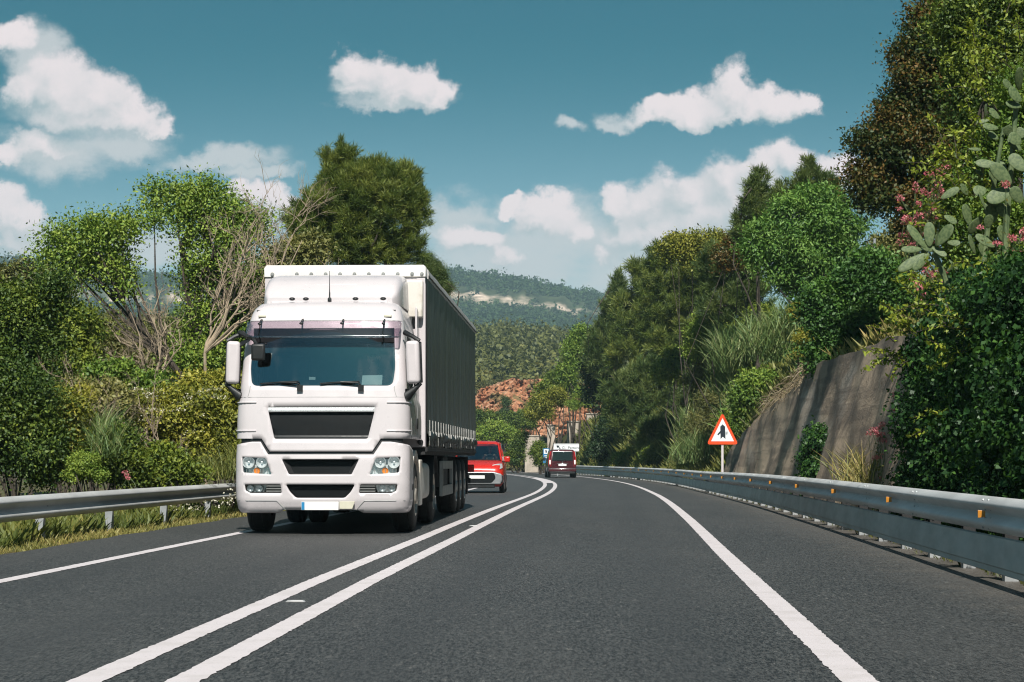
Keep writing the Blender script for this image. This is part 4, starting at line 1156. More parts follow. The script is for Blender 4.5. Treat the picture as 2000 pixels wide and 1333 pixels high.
# --- sun visor
vis = panel('sun_visor', rpoly([(-1.10, 2.775), (1.10, 2.775), (1.14, 3.02), (-1.14, 3.02)], .03), [], lambda t_, v_: (F(t_, v_)[0]*1.01, F(t_, v_)[1]-.14-(3.02-v_)*.25, F(t_, v_)[2]), 'visor', TR, .08, .006)
for x in (-.90, -.30, .28, .86):
    mb = MB()
    f = F(x, 3.04); h = F(x, 2.96); mb.tube([(f[0], f[1], 3.05), (f[0], f[1]-.1, 3.035), (f[0], h[1]-.16, 2.985)], .012, 6); mb.ell((h[0], h[1]-.16, 2.98), (.03, .014, .018), 8, 6)
    if abs(x) > .5:
        f = F(x, 2.8); g_ = F(x, 2.97); mb.tube([(f[0], g_[1]-.16, 2.98), (f[0], f[1]-.19, 2.82), (f[0], f[1], 2.74)], .009, 6)
    mb.build('visor_bracket', 'black_plastic', vis)
# wipers
for x0, x1 in ((-.30, -.88), (.56, -.02)):
    mb = MB()
    f = F(x0, 2.10); e = F((x0+x1)/2, 2.13); mb.tube([(f[0], f[1]-.03, f[2]+.0), (f[0]-.05, f[1]-.05, f[2]+.035), (e[0], e[1]-.04, 2.145)], .012, 6)
    a = F(x0-.02, 2.155); b = F(x1, 2.125); mb.tube([(a[0], a[1]-.03, a[2]), ((a[0]+b[0])/2, (a[1]+b[1])/2-.035, 2.145), (b[0], b[1]-.03, b[2])], .011, 5)
    mb.box(f[0]-.04, f[0]+.04, f[1]-.06, f[1]+.01, 2.02, 2.10)
    mb.build('wiper', 'black_plastic', TR)
# mirrors
for s in (1, -1):
    r = empty('mirror', (s*1.37, .30, 0)); r.parent = TR
    mb = MB(); mb.box(-.095, .095, -.10, .04, 2.13, 2.735); h = mb.build('mirror_housing', 'white_plastic', r, bevel=.05, seg=4); h.rotation_euler = (0, R(-2*s), R(-8*s))
    mb = MB(); mb.box(-.11, .11, .045, .075, 2.14, 2.725); h = mb.build('mirror_glass', 'black_plastic', r, bevel=.012); h.rotation_euler = (0, R(-2*s), R(-8*s))
    mb = MB(); mb.tube([(-s*.22, .12, 2.86), (-s*.10, .02, 2.80), (0, 0, 2.735)], [.04, .03, .03], 8); mb.build('mirror_arm', 'black_plastic', r)
    mb = MB(); mb.tube([(-s*.17, .05, 2.00), (-s*.17, .0, 1.95), (-s*.07, .0, 2.05), (s*.02, 0, 2.14)], [.085, .07, .04, .03], 10); mb.build('mirror_arm', 'black_plastic', r)
r = empty('front_mirror', (-.9, .14, 2.6)); r.parent = TR
mb = MB(); mb.box(-.10, .10, -.03, .04, -.15, .09); mb.build('mirror_housing', 'black_plastic', r, bevel=.035, seg=4)
mb = MB(); mb.tube([(-.02, .02, .08), (-.08, .08, .16), (-.26, .16, .24), (-.30, .2, .27)], [.02, .03, .035, .03], 8); mb.loft([[(-.12, .03, .13), (-.3, .12, .05), (-.34, .14, .0), (-.32, .18, .03), (-.1, .1, .2)], [(-.12, .07, .16), (-.28, .15, .12), (-.32, .17, .06), (-.3, .2, .06), (-.1, .12, .22)]]); mb.build('mirror_arm', 'black_plastic', r)
# roof: marker lamps, antenna, lamp mounts, air deflector
for x in (-.90, .90):
    f = F(x, 3.10); mb = MB(); mb.box(f[0]-.055, f[0]+.055, f[1]-.025, f[1]+.02, 3.085, 3.115); mb.build('marker_lamp', 'beige', TR, bevel=.008)
mb = MB()
for x in (-.52, -.32, .40, .80): mb.ell((x, .82, 3.375), (.045, .05, .025), 10, 6)
mb.build('roof_mount', 'black_plastic', TR)
mb = MB(); mb.lathe([(3.34, .03), (3.38, .028), (3.40, .012), (3.52, .006), (3.78, .0035)], 'z', (.02, .85, 0), 8); mb.build('antenna', 'black_plastic', TR)
rings = []
for y, zt, w in ((1.02, 3.41, .92), (1.12, 3.50, .98), (1.35, 3.66, 1.01), (1.65, 3.77, 1.03), (2.0, 3.83, 1.04), (2.28, 3.845, 1.04)):
    rings.append([(a, y, b) for a, b in rpoly([(-w, 3.30), (w, 3.30), (w*.985, zt), (-w*.985, zt)], [.01, .01, min(.16, (zt-3.3)*.4), min(.16, (zt-3.3)*.4)], 5)])
dfl = MB().loft(rings).build('air_deflector', 'white_paint', TR, smooth=45)
mb = MB(); mb.box(-.42, .36, 1.30, 1.34, 3.62, 3.635); mb.build('deflector_ridge', 'white_paint', dfl, bevel=.005)
for s in (1, -1):
    mb = MB(); mb.prism([(2.22, 1.35), (2.62, 1.35), (2.62, 3.3), (2.22, 3.36)], 'x', s*1.14, s*1.17); mb.build('side_fairing', 'white_paint', TR, bevel=.01)
    # door handle, step panel and fender
    mb = MB(); mb.box(s*1.225, s*1.25, 1.42, 1.56, 1.50, 1.66); mb.build('door_handle', 'black_plastic', TR, bevel=.01)
    mb = MB()
    arc = [(1.40+.66*math.cos(a_), .53+.66*math.sin(a_)) for a_ in np.linspace(R(-8), R(188), 20)]; arc2 = [(1.40+.58*math.cos(a_), .53+.58*math.sin(a_)) for a_ in np.linspace(R(-8), R(188), 20)]
    mb.loft([[(s*1.225, y, z), (s*.88, y, z), (s*.88, y2, z2), (s*1.225, y2, z2)] for (y, z), (y2, z2) in zip(arc, arc2)]); mb.build('wheel_arch', 'white_dirty', TR)
    mb = MB(); mb.box(s*1.20, s*1.235, 2.04, 2.40, .36, 1.05); mb.box(s*.9, s*1.2, 2.04, 2.07, .36, 1.05); mb.build('side_skirt', 'white_dirty', TR, bevel=.02)
    mb = MB(); mb.box(s*1.235, s*1.245, .62, .74, .62, .70); mb.build('side_marker', 'black_plastic', TR, bevel=.004)
# --- running gear
def wheel(x, y, r, w, s, twin=False, mat_r='steel_rim'):
    t = []
    for (xc, ww) in ([(0, w)] if not twin else [(0, w), (-s*(w+.06), w)]):
        pr = [(-ww/2, r*.56), (-ww/2, r*.80), (-ww*.46, r*.93), (-ww*.38, r*.985), (-ww*.25, r), (-ww*.22, r*.975), (-ww*.2, r), (0, r), (ww*.2, r), (ww*.22, r*.975), (ww*.25, r), (ww*.38, r*.985), (ww*.46, r*.93), (ww/2, r*.80), (ww/2, r*.56)]
        t.append([(a+xc, b) for a, b in pr])
    mb = MB()
    for p in t: mb.lathe(p, 'x', n=40)
    o = mb.build('wheel', 'rubber', TR, loc=(x, y, r))
    e = s*w/2; mb = MB()
    mb.lathe([(e*.9, r*.57), (e*1.0, r*.575), (e*1.02, r*.54), (e*.75, r*.50), (e*.30, r*.42), (e*.25, r*.30), (e*.30, r*.26), (e*.9, r*.24), (e*1.1, r*.20), (e*1.12, .0)], 'x', n=32)
    for k in range(10):
        a_ = 2*PI*k/10; mb.lathe([(e*.2, .0), (e*.42, .018), (e*.45, .0)], 'x', (0, r*.335*math.cos(a_), r*.335*math.sin(a_)), 6)
    mb.build('rim', mat_r, o)
    mb = MB()
    for k in range(8):
        a_ = 2*PI*(k+.5)/8; mb.lathe([(e*.40, .03), (e*.405, .0)], 'x', (0, r*.455*math.cos(a_), r*.455*math.sin(a_)), 10)
    mb.build('rim_hole', 'chassis', o)
    return o
for s in (1, -1):
    wheel(s*1.06, 1.40, .515, .32, s); wheel(s*1.06, 5.0, .515, .29, s, True)
    for y in (10.6, 11.9, 13.2): wheel(s*1.03, y, .52, .37, s, mat_r='grey_metal')
    # drive axle mudguard with its dusty front face
    mb = MB(); A = [(5.0+.64*math.cos(a_), .53+.64*math.sin(a_)) for a_ in np.linspace(R(5), R(195), 18)]; B = [(5.0+.60*math.cos(a_), .53+.60*math.sin(a_)) for a_ in np.linspace(R(5), R(195), 18)]
    mb.loft([[(s*1.24, y, z), (s*.56, y, z), (s*.56, y2, z2), (s*1.24, y2, z2)] for (y, z), (y2, z2) in zip(A, B)]); mb.build('mudguard', 'chassis', TR)
    mb = MB(); mb.prism(rpoly([(s*.62, .42), (s*1.2, .42), (s*1.2, 1.0), (s*.62, 1.0)], .12, 5), 'y', 2.75, 4.2); mb.build('fuel_tank', 'white_dirty' if s > 0 else 'grey_metal', TR, bevel=.02)
mb = MB()
for s in (-.42, .42): mb.box(s-.04, s+.04, .4, 6.2, .78, 1.04)
mb.box(-.9, .9, .35, .55, .45, .62); mb.box(-1.0, 1.0, 1.32, 1.48, .44, .60); mb.box(-.95, .95, 4.92, 5.08, .42, .62); mb.ell((0, 5.0, .52), (.22, .25, .22)); mb.box(-.35, .35, .3, 1.6, .75, 1.3)
mb.prism([(4.3, 1.04), (5.9, 1.04), (5.6, 1.2), (4.6, 1.2)], 'x', -.5, .5); mb.box(-.55, .1, .45, .8, .33, .6)
mb.build('chassis', 'chassis', TR, bevel=.01)
mb = MB()
for k in range(3): mb.tube([(-.5+.2*k, 2.35, 1.5), (-.5+.2*k, 2.42, 1.15), (-.45+.2*k, 2.62, 1.7)], .02, 6)
mb.build('air_line', 'black_plastic', TR)

# --- trailer
TL = empty('trailer', (.02, 0, 0)); TL.parent = TR
y0, y1, hw, zt, zf = 2.66, 16.4, 1.235, 4.02, 1.24
mb = MB(); mb.box(-hw, hw, y0, y0+.06, zf, 3.86); mb.box(-hw-.002, -hw+.13, y0-.012, y0, zf+.01, 3.84); mb.box(hw-.13, hw+.002, y0-.012, y0, zf+.01, 3.84); mb.build('front_wall', 'white_plastic', TL, bevel=.008)
for s in (-1, 1):
    mb = MB(); mb.box(min(s*(hw-.06), s*(hw+.004)), max(s*(hw-.06), s*(hw+.004)), y0+.06, y0+.20, zf, 3.86); mb.build('corner_post', 'white_plastic', TL, bevel=.01)
mb = MB(); mb.box(hw-.32, hw-.02, y0-.16, y0-.012, 3.22, 3.80); mb.build('front_box', 'white_dirty', TL, bevel=.03)
mb = MB(); mb.loft([[(-hw-.012, y0-.03, 3.86), (hw+.012, y0-.03, 3.86), (hw+.012, y0-.03, 4.0), (hw-.02, y0-.01, 4.045), (-hw+.02, y0-.01, 4.045), (-hw-.012, y0-.03, 4.0)], [(-hw-.012, y0+.35, 3.86), (hw+.012, y0+.35, 3.86), (hw+.012, y0+.35, 4.0), (hw-.02, y0+.35, 4.06), (-hw+.02, y0+.35, 4.06), (-hw-.012, y0+.35, 4.0)]])
hd = mb.build('roof_header', 'roof_sheet', TL, bevel=.008)
for x in [-1.12]+list(np.linspace(-.74, 1.04, 9))+[1.19]:
    mb = MB(); mb.lathe([(y0-.052, .0), (y0-.052, .016), (y0-.045, .02), (y0-.045, .028), (y0-.03, .03)], 'y', (x, 0, 3.905), 10); mb.build('header_bolt', 'grey_metal', hd)
# roof sheet sagging slightly between bows, cant rails
ys = np.linspace(y0+.35, y1, 60)
mb = MB(); mb.loft([[(-hw+.01, y, 4.0), (hw-.01, y, 4.0), (hw-.02, y, 4.03), (0, y, 4.055+.012*math.cos((y-y0)*2*PI/.75)), (-hw+.02, y, 4.03)] for y in ys]); mb.build('roof_sheet', 'roof_sheet', TL)
for s in (-1, 1):
    mb = MB(); mb.loft([[(s*(hw-.03), y, 3.86), (s*(hw+.022), y, 3.86), (s*(hw+.026), y, 3.93), (s*(hw+.02), y, 4.0+.006*math.sin(y*3)), (s*(hw-.03), y, 4.035)] for y in ys]); mb.build('cant_rail', 'roof_sheet', TL)
    mb = MB(); mb.tube([(s*(hw+.03), y, 3.90+.004*math.sin(y*9)) for y in ys], .012, 5); mb.build('curtain_runner', 'black_plastic', TL)
    # curtain with soft pleats, gathered at the buckles
    n1_, n2_ = 360, 26; rng = np.random.default_rng(40+s); V = []
    yy_ = np.linspace(y0+.2, y1-.08, n1_); ph = np.cumsum(rng.normal(size=n1_)*.22)
    for j in range(n2_):
        z = 1.52+(3.90-1.52)*j/(n2_-1); q = (1-j/(n2_-1))
        d = .012*np.sin(yy_*2*PI/1.22+.3)*(.4+q)+.006*np.sin(yy_*2*PI/.42+ph)*(.3+q*q)+.010*q**5*np.abs(np.sin(yy_*PI/.6))
        V.append(np.stack([s*(hw+.010+d), yy_, np.full(n1_, z)], -1))
    V = np.concatenate(V); i = np.arange(n1_*n2_).reshape(n2_, n1_); Fq = np.stack([i[:-1, :-1], i[:-1, 1:], i[1:, 1:], i[1:, :-1]], -1).reshape(-1, 4)
    npmesh('curtain', V, Fq, 'curtain', TL, smooth=True)
    # loose wrinkled lower edge of the curtain
    n2_ = 16; V = []; w1 = rng.normal(size=n1_); w1 = np.convolve(w1, np.hanning(9), 'same'); w2 = np.convolve(rng.normal(size=n1_), np.hanning(15), 'same')
    for j in range(n2_):
        q = j/(n2_-1); z = 1.53-.27*q
        d = .022*np.sin(yy_*2*PI/.6+4*q)*math.sin(PI*min(1, q*1.2))+.009*w1*math.sin(PI*q)+.011*np.roll(w2, int(q*9))*q*(1.2-q)+.015*math.sin(PI*q)
        V.append(np.stack([s*(hw+.018+d), yy_, z-.02*np.abs(np.sin(yy_*PI/.6))*q+.008*w1*(q > .7)], -1))
    V = np.concatenate(V); i = np.arange(n1_*n2_).reshape(n2_, n1_); Fq = np.stack([i[:-1, :-1], i[:-1, 1:], i[1:, 1:], i[1:, :-1]], -1).reshape(-1, 4)
    npmesh('curtain_skirt', V, Fq, 'tarp', TL, smooth=True)
    for y in np.arange(y0+.42, y1-.2, .6):
        mb = MB(); x = s*(hw+.035)
        mb.box(min(x, x+s*.012), max(x, x+s*.012), y-.024, y+.024, 1.47, 1.665); mb.box(min(x, x+s*.025), max(x, x+s*.025), y-.03, y+.03, 1.42, 1.49); mb.box(min(x, x+s*.006), max(x, x+s*.006), y-.012, y+.012, 1.27, 1.42)
        mb.build('buckle_strap', 'strap', TL, bevel=.004)
    mb = MB(); mb.box(min(s*(hw-.05), s*(hw+.03)), max(s*(hw-.05), s*(hw+.03)), y0+.06, y1, 1.17, 1.245); mb.box(min(s*(hw+.03), s*(hw+.036)), max(s*(hw+.03), s*(hw+.036)), y0+.1, y1, 1.18, 1.195); mb.build('side_rail', 'chassis', TL, bevel=.006)
    # side guard: open grey frame
    mb = MB()
    xs0, xs1 = min(s*1.14, s*1.2), max(s*1.14, s*1.2)
    mb.box(xs0, xs1, 6.9, 9.6, .88, 1.02); mb.box(xs0, xs1, 6.9, 9.6, .40, .58); mb.box(min(s*.7, s*1.2), max(s*.7, s*1.2), 6.84, 6.9, .40, 1.02) if False else None
    mb.box(xs0, xs1, 6.9, 7.05, .58, .88); mb.box(xs0, xs1, 9.45, 9.6, .58, .88)
    mb.build('side_guard', 'grey_metal', TL, bevel=.008)
    mb = MB(); mb.box(min(s*.78, s*1.18), max(s*.78, s*1.18), 7.2, 8.4, .50, 1.1); mb.build('pallet_box', 'chassis', TL, bevel=.02)
    mb = MB(); mb.box(s*.95-.06, s*.95+.06, 6.2, 6.32, .28, 1.2); mb.box(s*.95-.13, s*.95+.13, 6.14, 6.38, .25, .29); mb.build('landing_leg', 'grey_metal', TL, bevel=.01)
    mb = MB(); mb.box(min(s*.72, s*1.22), max(s*.72, s*1.22), 9.98, 9.995, .35, 1.1) ; mb.box(min(s*.72, s*1.22), max(s*.72, s*1.22), 14.0, 14.02, .3, 1.1); mb.build('mudflap', 'rubber', TL)
    mb = MB(); mb.box(s*1.02-.2, s*1.02+.2, y1-.1, y1-.02, .75, .92); mb.build('tail_lamp', 'tail_red', TL, bevel=.01)
mb = MB(); mb.box(-hw, hw, y0+.06, y1, 1.12, 1.24)
for s in (-.5, .5): mb.box(s-.06, s+.06, y0+1., y1-.1, .78, 1.12)
for y in (10.6, 11.9, 13.2): mb.box(-.95, .95, y-.07, y+.07, .45, .6)
mb.box(-1.15, 1.15, y1-.22, y1-.1, .5, .62); mb.build('floor_frame', 'chassis', TL, bevel=.01)
mb = MB(); mb.box(-hw, hw, y1-.08, y1, 1.24, 4.0); mb.build('rear_door', 'white_plastic', TL, bevel=.01)
mb = MB(); mb.lathe([(-.05, 0), (-.05, .03), (-.03, .045), (-.0, .045)], 'y', (hw-.07, y0-.012, 1.32), 14); mb.build('coupling_knob', 'black_plastic', TL)
w_ = TR.matrix_basis
mw = Matrix.Translation(Vector(TR.location)) @ Matrix.Rotation(TYAW, 4, 'Z')
driver('person', 'driver in a grey shirt with both hands on the truck steering wheel', mw @ Vector((.62, 1.25, 1.84)), TYAW, 'shirt')

# ================================================================== VANS
def ring(y, zl, zb, zt, w, wt):
    h = [(w*.88, zl), (w, zl+.14), (w*1.0, (zl+zb)/2+.05), (w*.985, zb), (wt+(w-wt)*.12, zt-.09), (wt-.03, zt-.025), (wt-.16, zt)]
    return [(x, y, z) for x, z in h]+[(0, y, zt+.015)]+[(-x, y, z) for x, z in h[::-1]]
def carwheel(root, x, y, r, w, s, rim='silver'):
    mb = MB(); mb.lathe([(-w/2, r*.62), (-w/2, r*.88), (-w*.4, r*.98), (-w*.2, r), (w*.2, r), (w*.4, r*.98), (w/2, r*.88), (w/2, r*.62)], 'x', n=28)
    o = mb.build('wheel', 'rubber', root, loc=(x, y, r))
    e = s*w/2; mb = MB(); mb.lathe([(e*.9, r*.63), (e*1.0, r*.64), (e*.8, r*.56), (e*.5, r*.3), (e*.8, r*.14), (e*.85, 0)], 'x', n=24)
    for k in range(5):
        a = 2*PI*k/5; mb.loft([[(e*.95, r*.58*math.cos(a+d), r*.58*math.sin(a+d)) for d in (-.12, .12)]+[(e*.7, r*.58*math.cos(a+d), r*.58*math.sin(a+d)) for d in (.12, -.12)], [(e*.9, r*.12*math.cos(a+d), r*.12*math.sin(a+d)) for d in (-.4, .4)]+[(e*.6, r*.12*math.cos(a+d), r*.12*math.sin(a+d)) for d in (.4, -.4)]])
    mb.build('rim', rim, o)
def arch(root, x, y, r, s):
    mb = MB(); mb.lathe([(0, 0), (0, r*1.14), (-s*.02, r*1.16)], 'x', (x, y, r), 28); mb.build('wheel_arch', 'black_plastic', root)
M['bumper_silver'] = pm('bumper_silver', (.26, .27, .28), .4, .3, var=.1)
M['auto_glass'] = pm('auto_glass', (.016, .03, .032), .05, var=.1, spec=.8, coat=1.)
# --- red leisure van coming towards the camera
Y = 66.; s_ = FPX/Y
xr = (985-1000)/s_-.93
RV = tag(empty('van', (xr, Y, float(zr(Y))), -.02), 'bright red van with a silver bumper driving behind the white truck', 'van')
rings = [ring(*q) for q in [(0.0,.34,.58,.76,.70,.64), (.05,.26,.66,.87,.82,.74), (.22,.22,.76,.97,.885,.80), (.6,.22,.86,1.05,.9,.82), (1.0,.22,.95,1.12,.905,.84), (1.3,.22,1.0,1.13,.91,.86), (4.2,.22,1.0,1.13,.905,.86), (4.36,.28,.95,1.1,.87,.82)]]
MB().loft(rings).build('body', 'red_paint', RV, smooth=50)
def slab(zt, wt, ys, d=.09): return [[(-wt, y, zt-d-dz), (wt, y, zt-d-dz), (wt-.02, y, zt-.05-dz), (wt-.12, y, zt-dz), (0, y, zt+.015-dz), (-wt+.12, y, zt-dz), (-wt+.02, y, zt-.05-dz)] for y, dz in ys]
MB().loft(slab(1.80, .72, [(1.72, .09), (1.85, .03), (2.3, 0), (4.1, .0), (4.34, .05)])).build('roof', 'red_paint', RV, smooth=50)
for sx in (-1, 1):
    mb = MB()
    mb.loft([[(sx*.83, 1.02, 1.10), (sx*.775, 1.00, 1.13), (sx*.775, 1.10, 1.13), (sx*.845, 1.14, 1.10)], [(sx*.70, 1.74, 1.71), (sx*.65, 1.72, 1.72), (sx*.66, 1.84, 1.74), (sx*.715, 1.88, 1.71)]])
    mb.loft([[(sx*.86, 2.45, 1.08), (sx*.82, 2.45, 1.08), (sx*.82, 2.60, 1.08), (sx*.86, 2.60, 1.08)], [(sx*.715, 2.45, 1.74), (sx*.68, 2.45, 1.74), (sx*.68, 2.58, 1.74), (sx*.715, 2.58, 1.74)]])
    mb.loft([[(sx*.86, 3.6, 1.08), (sx*.82, 3.6, 1.08), (sx*.82, 4.33, 1.08), (sx*.85, 4.33, 1.08)], [(sx*.715, 3.6, 1.74), (sx*.68, 3.6, 1.74), (sx*.68, 4.3, 1.74), (sx*.71, 4.3, 1.74)]])
    mb.build('pillar', 'red_paint', RV)
    mb = MB(); mb.loft([[(sx*.84, 1.14, 1.11), (sx*.85, 3.6, 1.11)], [(sx*.705, 1.86, 1.72), (sx*.705, 3.6, 1.72)]], cap=False, closed=False); mb.build('side_window', 'glass_dark', RV)
    # headlight swept back over the wing
    mb = MB(); mb.loft([[(sx*.50, .085, .80), (sx*.52, .20, .965)], [(sx*.66, .09, .80), (sx*.68, .27, 1.0)], [(sx*.80, .13, .83), (sx*.80, .36, 1.01)], [(sx*.875, .26, .87), (sx*.85, .44, 1.01)]], cap=False, closed=False)
    h = mb.build('headlight', 'lens', RV); h.location = (0, -.035, .01)
    mb = MB(); mb.loft([[(sx*.50, .09, .80), (sx*.52, .20, .965)], [(sx*.66, .095, .80), (sx*.68, .27, 1.0)], [(sx*.80, .135, .83), (sx*.80, .36, 1.01)], [(sx*.87, .265, .87), (sx*.845, .44, 1.01)]], cap=False, closed=False); q = mb.build('reflector_bowl', 'silver', h); q.location = (0, .02, -.005)
    mb = MB(); mb.lathe([(-.02, .0), (-.02, .045), (-.03, .062), (.02, .065)], 'y', (sx*.70, .07, .50), 16); mb.build('fog_light', 'silver', RV)
    mb = MB(); mb.box(sx*1.0-.10, sx*1.0+.10, 1.10, 1.22, 1.06, 1.26); o = mb.build('mirror', 'red_paint', RV, bevel=.04, seg=3)
    mb = MB(); mb.box(min(sx*.84, sx*.93), max(sx*.84, sx*.93), 1.14, 1.2, 1.04, 1.09); mb.build('mirror_arm', 'black_plastic', o)
    for y in (.85, 3.55): arch(RV, sx*.908, y, .32, sx); carwheel(RV, sx*.835, y, .32, .19, sx)
    mb = MB(); mb.box(sx*.62-.02, sx*.62+.02, 2.0, 4.0, 1.83, 1.86)
    for y in (2.0, 3.9): mb.box(sx*.62-.03, sx*.62+.03, y, y+.12, 1.78, 1.86)
    mb.build('roof_rail', 'black_plastic', RV, bevel=.008)
mb = MB(); mb.loft([[(x, 1.0+.12*(x/.8)**2-.06, 1.125), (x*.84, 1.70+.10*(x/.8)**2-.04, 1.70)] for x in np.linspace(-.79, .79, 9)], cap=False, closed=False); mb.build('windscreen', 'glass', RV)
mb = MB(); mb.box(-.72, .72, 1.12, 1.55, 1.06, 1.14); mb.build('dashboard', 'cab_dark', RV, bevel=.03)
mb = MB(); mb.box(-.78, .78, 2.75, 2.8, .9, 1.72); 
for x in (-.4, .4): mb.box(x-.24, x+.24, 2.25, 2.4, .9, 1.38); mb.box(x-.12, x+.12, 2.28, 2.37, 1.38, 1.58)
mb.build('seat', 'cab_dark', RV, bevel=.04)
mb = MB(); mb.prism([(-.80, .30), (.80, .30), (.86, .46), (.84, .66), (.56, .74), (-.56, .74), (-.84, .66), (-.86, .46)], 'y', -.06, .12); b = mb.build('bumper', 'bumper_silver', RV, bevel=.04, seg=3)
mb = MB(); mb.prism(rpoly([(-.50, .36), (.50, .36), (.64, .52), (.58, .70), (-.58, .70), (-.64, .52)], .06), 'y', -.075, -.05); g_ = mb.build('grille', 'black_mesh', RV, bevel=.006)
mb = MB()
for x in (-1, 1): mb.prism(rpoly([(x*.58, .33), (x*.88, .36), (x*.90, .62), (x*.66, .60)], .05), 'y', -.03, .16)
mb.build('bumper_corner', 'black_plastic', RV, bevel=.02)
mb = MB(); mb.box(-.26, .26, -.092, -.078, .50, .61); mb.build('number_plate', 'plate_white', RV, bevel=.003)
mb = MB(); mb.box(-.6, .6, -.02, .1, .18, .30); mb.build('underbody', 'black_plastic', RV, bevel=.02)
mb = MB(); mb.tube([(.75, .98, 1.15), (.2, .96, 1.155), (-.35, .98, 1.17)], .01, 5); mb.build('wiper', 'black_plastic', RV)
rm = Matrix.Translation(RV.location) @ Matrix.Rotation(-.02, 4, 'Z')
driver('person', 'driver in dark clothes behind the windscreen of the bright red van', rm @ Vector((.38, 2.12, .86)), -.02, 'cab_dark')
mb = MB(); c_ = Vector((.38, 1.62, 1.17)); ax2 = Vector((0, .5, .86))
mb.tube([c_+(ax1*math.cos(2*PI*k/24)+ax2*math.sin(2*PI*k/24))*.18 for k in range(25)], .016, 6); mb.build('steering_wheel', 'black_plastic', RV)

# --- maroon van seen from behind, driving away (rear at y = 0)
Y = 130.; s_ = FPX/Y
MV = tag(empty('van', ((1098.5-1000)/s_, Y, float(zr(Y))), .035), 'dark maroon van seen from behind in the right-hand lane', 'van')
rings = [ring(*q) for q in [(0.0,.42,1.0,1.80,.90,.76), (.10,.34,1.02,1.88,.945,.79), (.5,.32,1.03,1.91,.95,.79), (3.2,.32,1.03,1.90,.95,.78), (3.7,.32,1.0,1.55,.95,.75), (4.1,.32,.95,1.22,.94,.75), (4.75,.35,.8,1.0,.85,.7)]]
MB().loft(rings).build('body', 'maroon', MV, smooth=50)
mb = MB(); mb.loft([[(-.70, .005, 1.16), (.70, .005, 1.16), (.70, .03, 1.16), (-.70, .03, 1.16)], [(-.64, .015, 1.76), (.64, .015, 1.76), (.64, .06, 1.78), (-.64, .06, 1.78)]]); o = mb.build('rear_window', 'auto_glass', MV, bevel=.012); o.location = (0, -.03, 0)
mb = MB(); mb.tube([(.3, -.04, 1.17), (0, -.045, 1.2), (-.35, -.04, 1.21)], .012, 5); mb.build('rear_wiper', 'black_plastic', o)
for sx in (-1, 1):
    mb = MB(); mb.loft([[(sx*.77, -.012, .78), (sx*.93, .05, .78), (sx*.95, .22, .78)], [(sx*.77, -.012, 1.16), (sx*.925, .05, 1.16), (sx*.945, .2, 1.16)], [(sx*.74, -.002, 1.78), (sx*.82, .05, 1.78), (sx*.84, .12, 1.78)]], cap=False, closed=False); t_ = mb.build('tail_light', 'tail_red', MV)
    mb = MB(); mb.box(sx*.84-.055, sx*.84+.055, -.022, .04, .90, 1.20); mb.build('reversing_lens', 'plate_white', t_, bevel=.02)
    for y in (.95, 3.95): arch(MV, sx*.952, y, .34, sx); carwheel(MV, sx*.87, y, .34, .22, sx)
    mb = MB(); mb.box(sx*1.06-.10, sx*1.06+.10, 3.3, 3.42, 1.15, 1.4); mb.build('mirror', 'black_plastic', MV, bevel=.04)
    mb = MB(); mb.loft([[(sx*.955, .5, 1.12), (sx*.95, 3.3, 1.12)], [(sx*.835, .5, 1.72), (sx*.83, 3.0, 1.72)]], cap=False, closed=False); mb.build('side_window', 'auto_glass', MV)
mb = MB(); mb.prism([(-.93, .42), (.93, .42), (.95, .62), (-.95, .62)], 'y', -.07, .15); mb.build('bumper', 'maroon', MV, bevel=.04, seg=3)
mb = MB(); mb.box(-.85, .85, -.05, .1, .28, .43); mb.build('underbody', 'black_plastic', MV, bevel=.02)
mb = MB(); mb.box(-.27, .27, -.035, -.02, .80, .93); mb.build('number_plate', 'plate_white', MV, bevel=.004)
mb = MB(); mb.box(-.36, .36, -.03, .0, .945, .975); mb.box(-.9, .9, -.085, -.06, .625, .645); mb.build('trim_strip', 'chrome', MV, bevel=.006)
mb = MB(); mb.lathe([(-.03, 0), (-.03, .05), (-.01, .055)], 'y', (0, 0, 1.06), 16); mb.build('badge', 'chrome', MV)

# ================================================================== PLANTS
def bare(name, label, Y, root_px, tips, seed, r0=.07, wood='dead_wood', depth=3, group=None, cat='shrub', leafy=None):
    """leafless branching shrub: a few limbs that fork towards the given tips"""
    rng = np.random.default_rng(seed)
    a = P(root_px[0], root_px[1], Y); base = Vector((a.x, a.y, min(a.z, gz(a.x, a.y)))); root = tag(empty(name, base), label, cat, group)
    mb = MB(); st = a-base
    if st.z > .2: mb.tube([(0, 0, -.1), st*.5+Vector((.05, 0, 0)), st], [r0*1.5, r0*1.3, r0*1.15], 7)
    def grow(p, q, r, lv):
        d = q-p; L = d.length
        if L < .05: return
        m = p.lerp(q, .5)+Vector(rng.normal(size=3))*L*.09
        mb.tube([p, p.lerp(m, .5)+Vector(rng.normal(size=3))*L*.03, m, m.lerp(q, .5)+Vector(rng.normal(size=3))*L*.04, q], [r, r*.85, r*.65, r*.5, r*.3], 5)
        if lv <= 0: return
        for k in range(rng.integers(3, 6)):
            t = rng.uniform(.25, 1.); s = p.lerp(m, t*2) if t < .5 else m.lerp(q, t*2-1)
            dirn = (d.normalized()+Vector(rng.normal(size=3))*.55+Vector((0, 0, .15))).normalized()
            grow(s, s+dirn*L*rng.uniform(.3, .6), r*.5, lv-1)
    for (px, py, dy) in tips: grow(st.copy(), P(px, py, Y+dy)-base, r0, depth-1)
    mb.build('branches', wood, root)
    return root
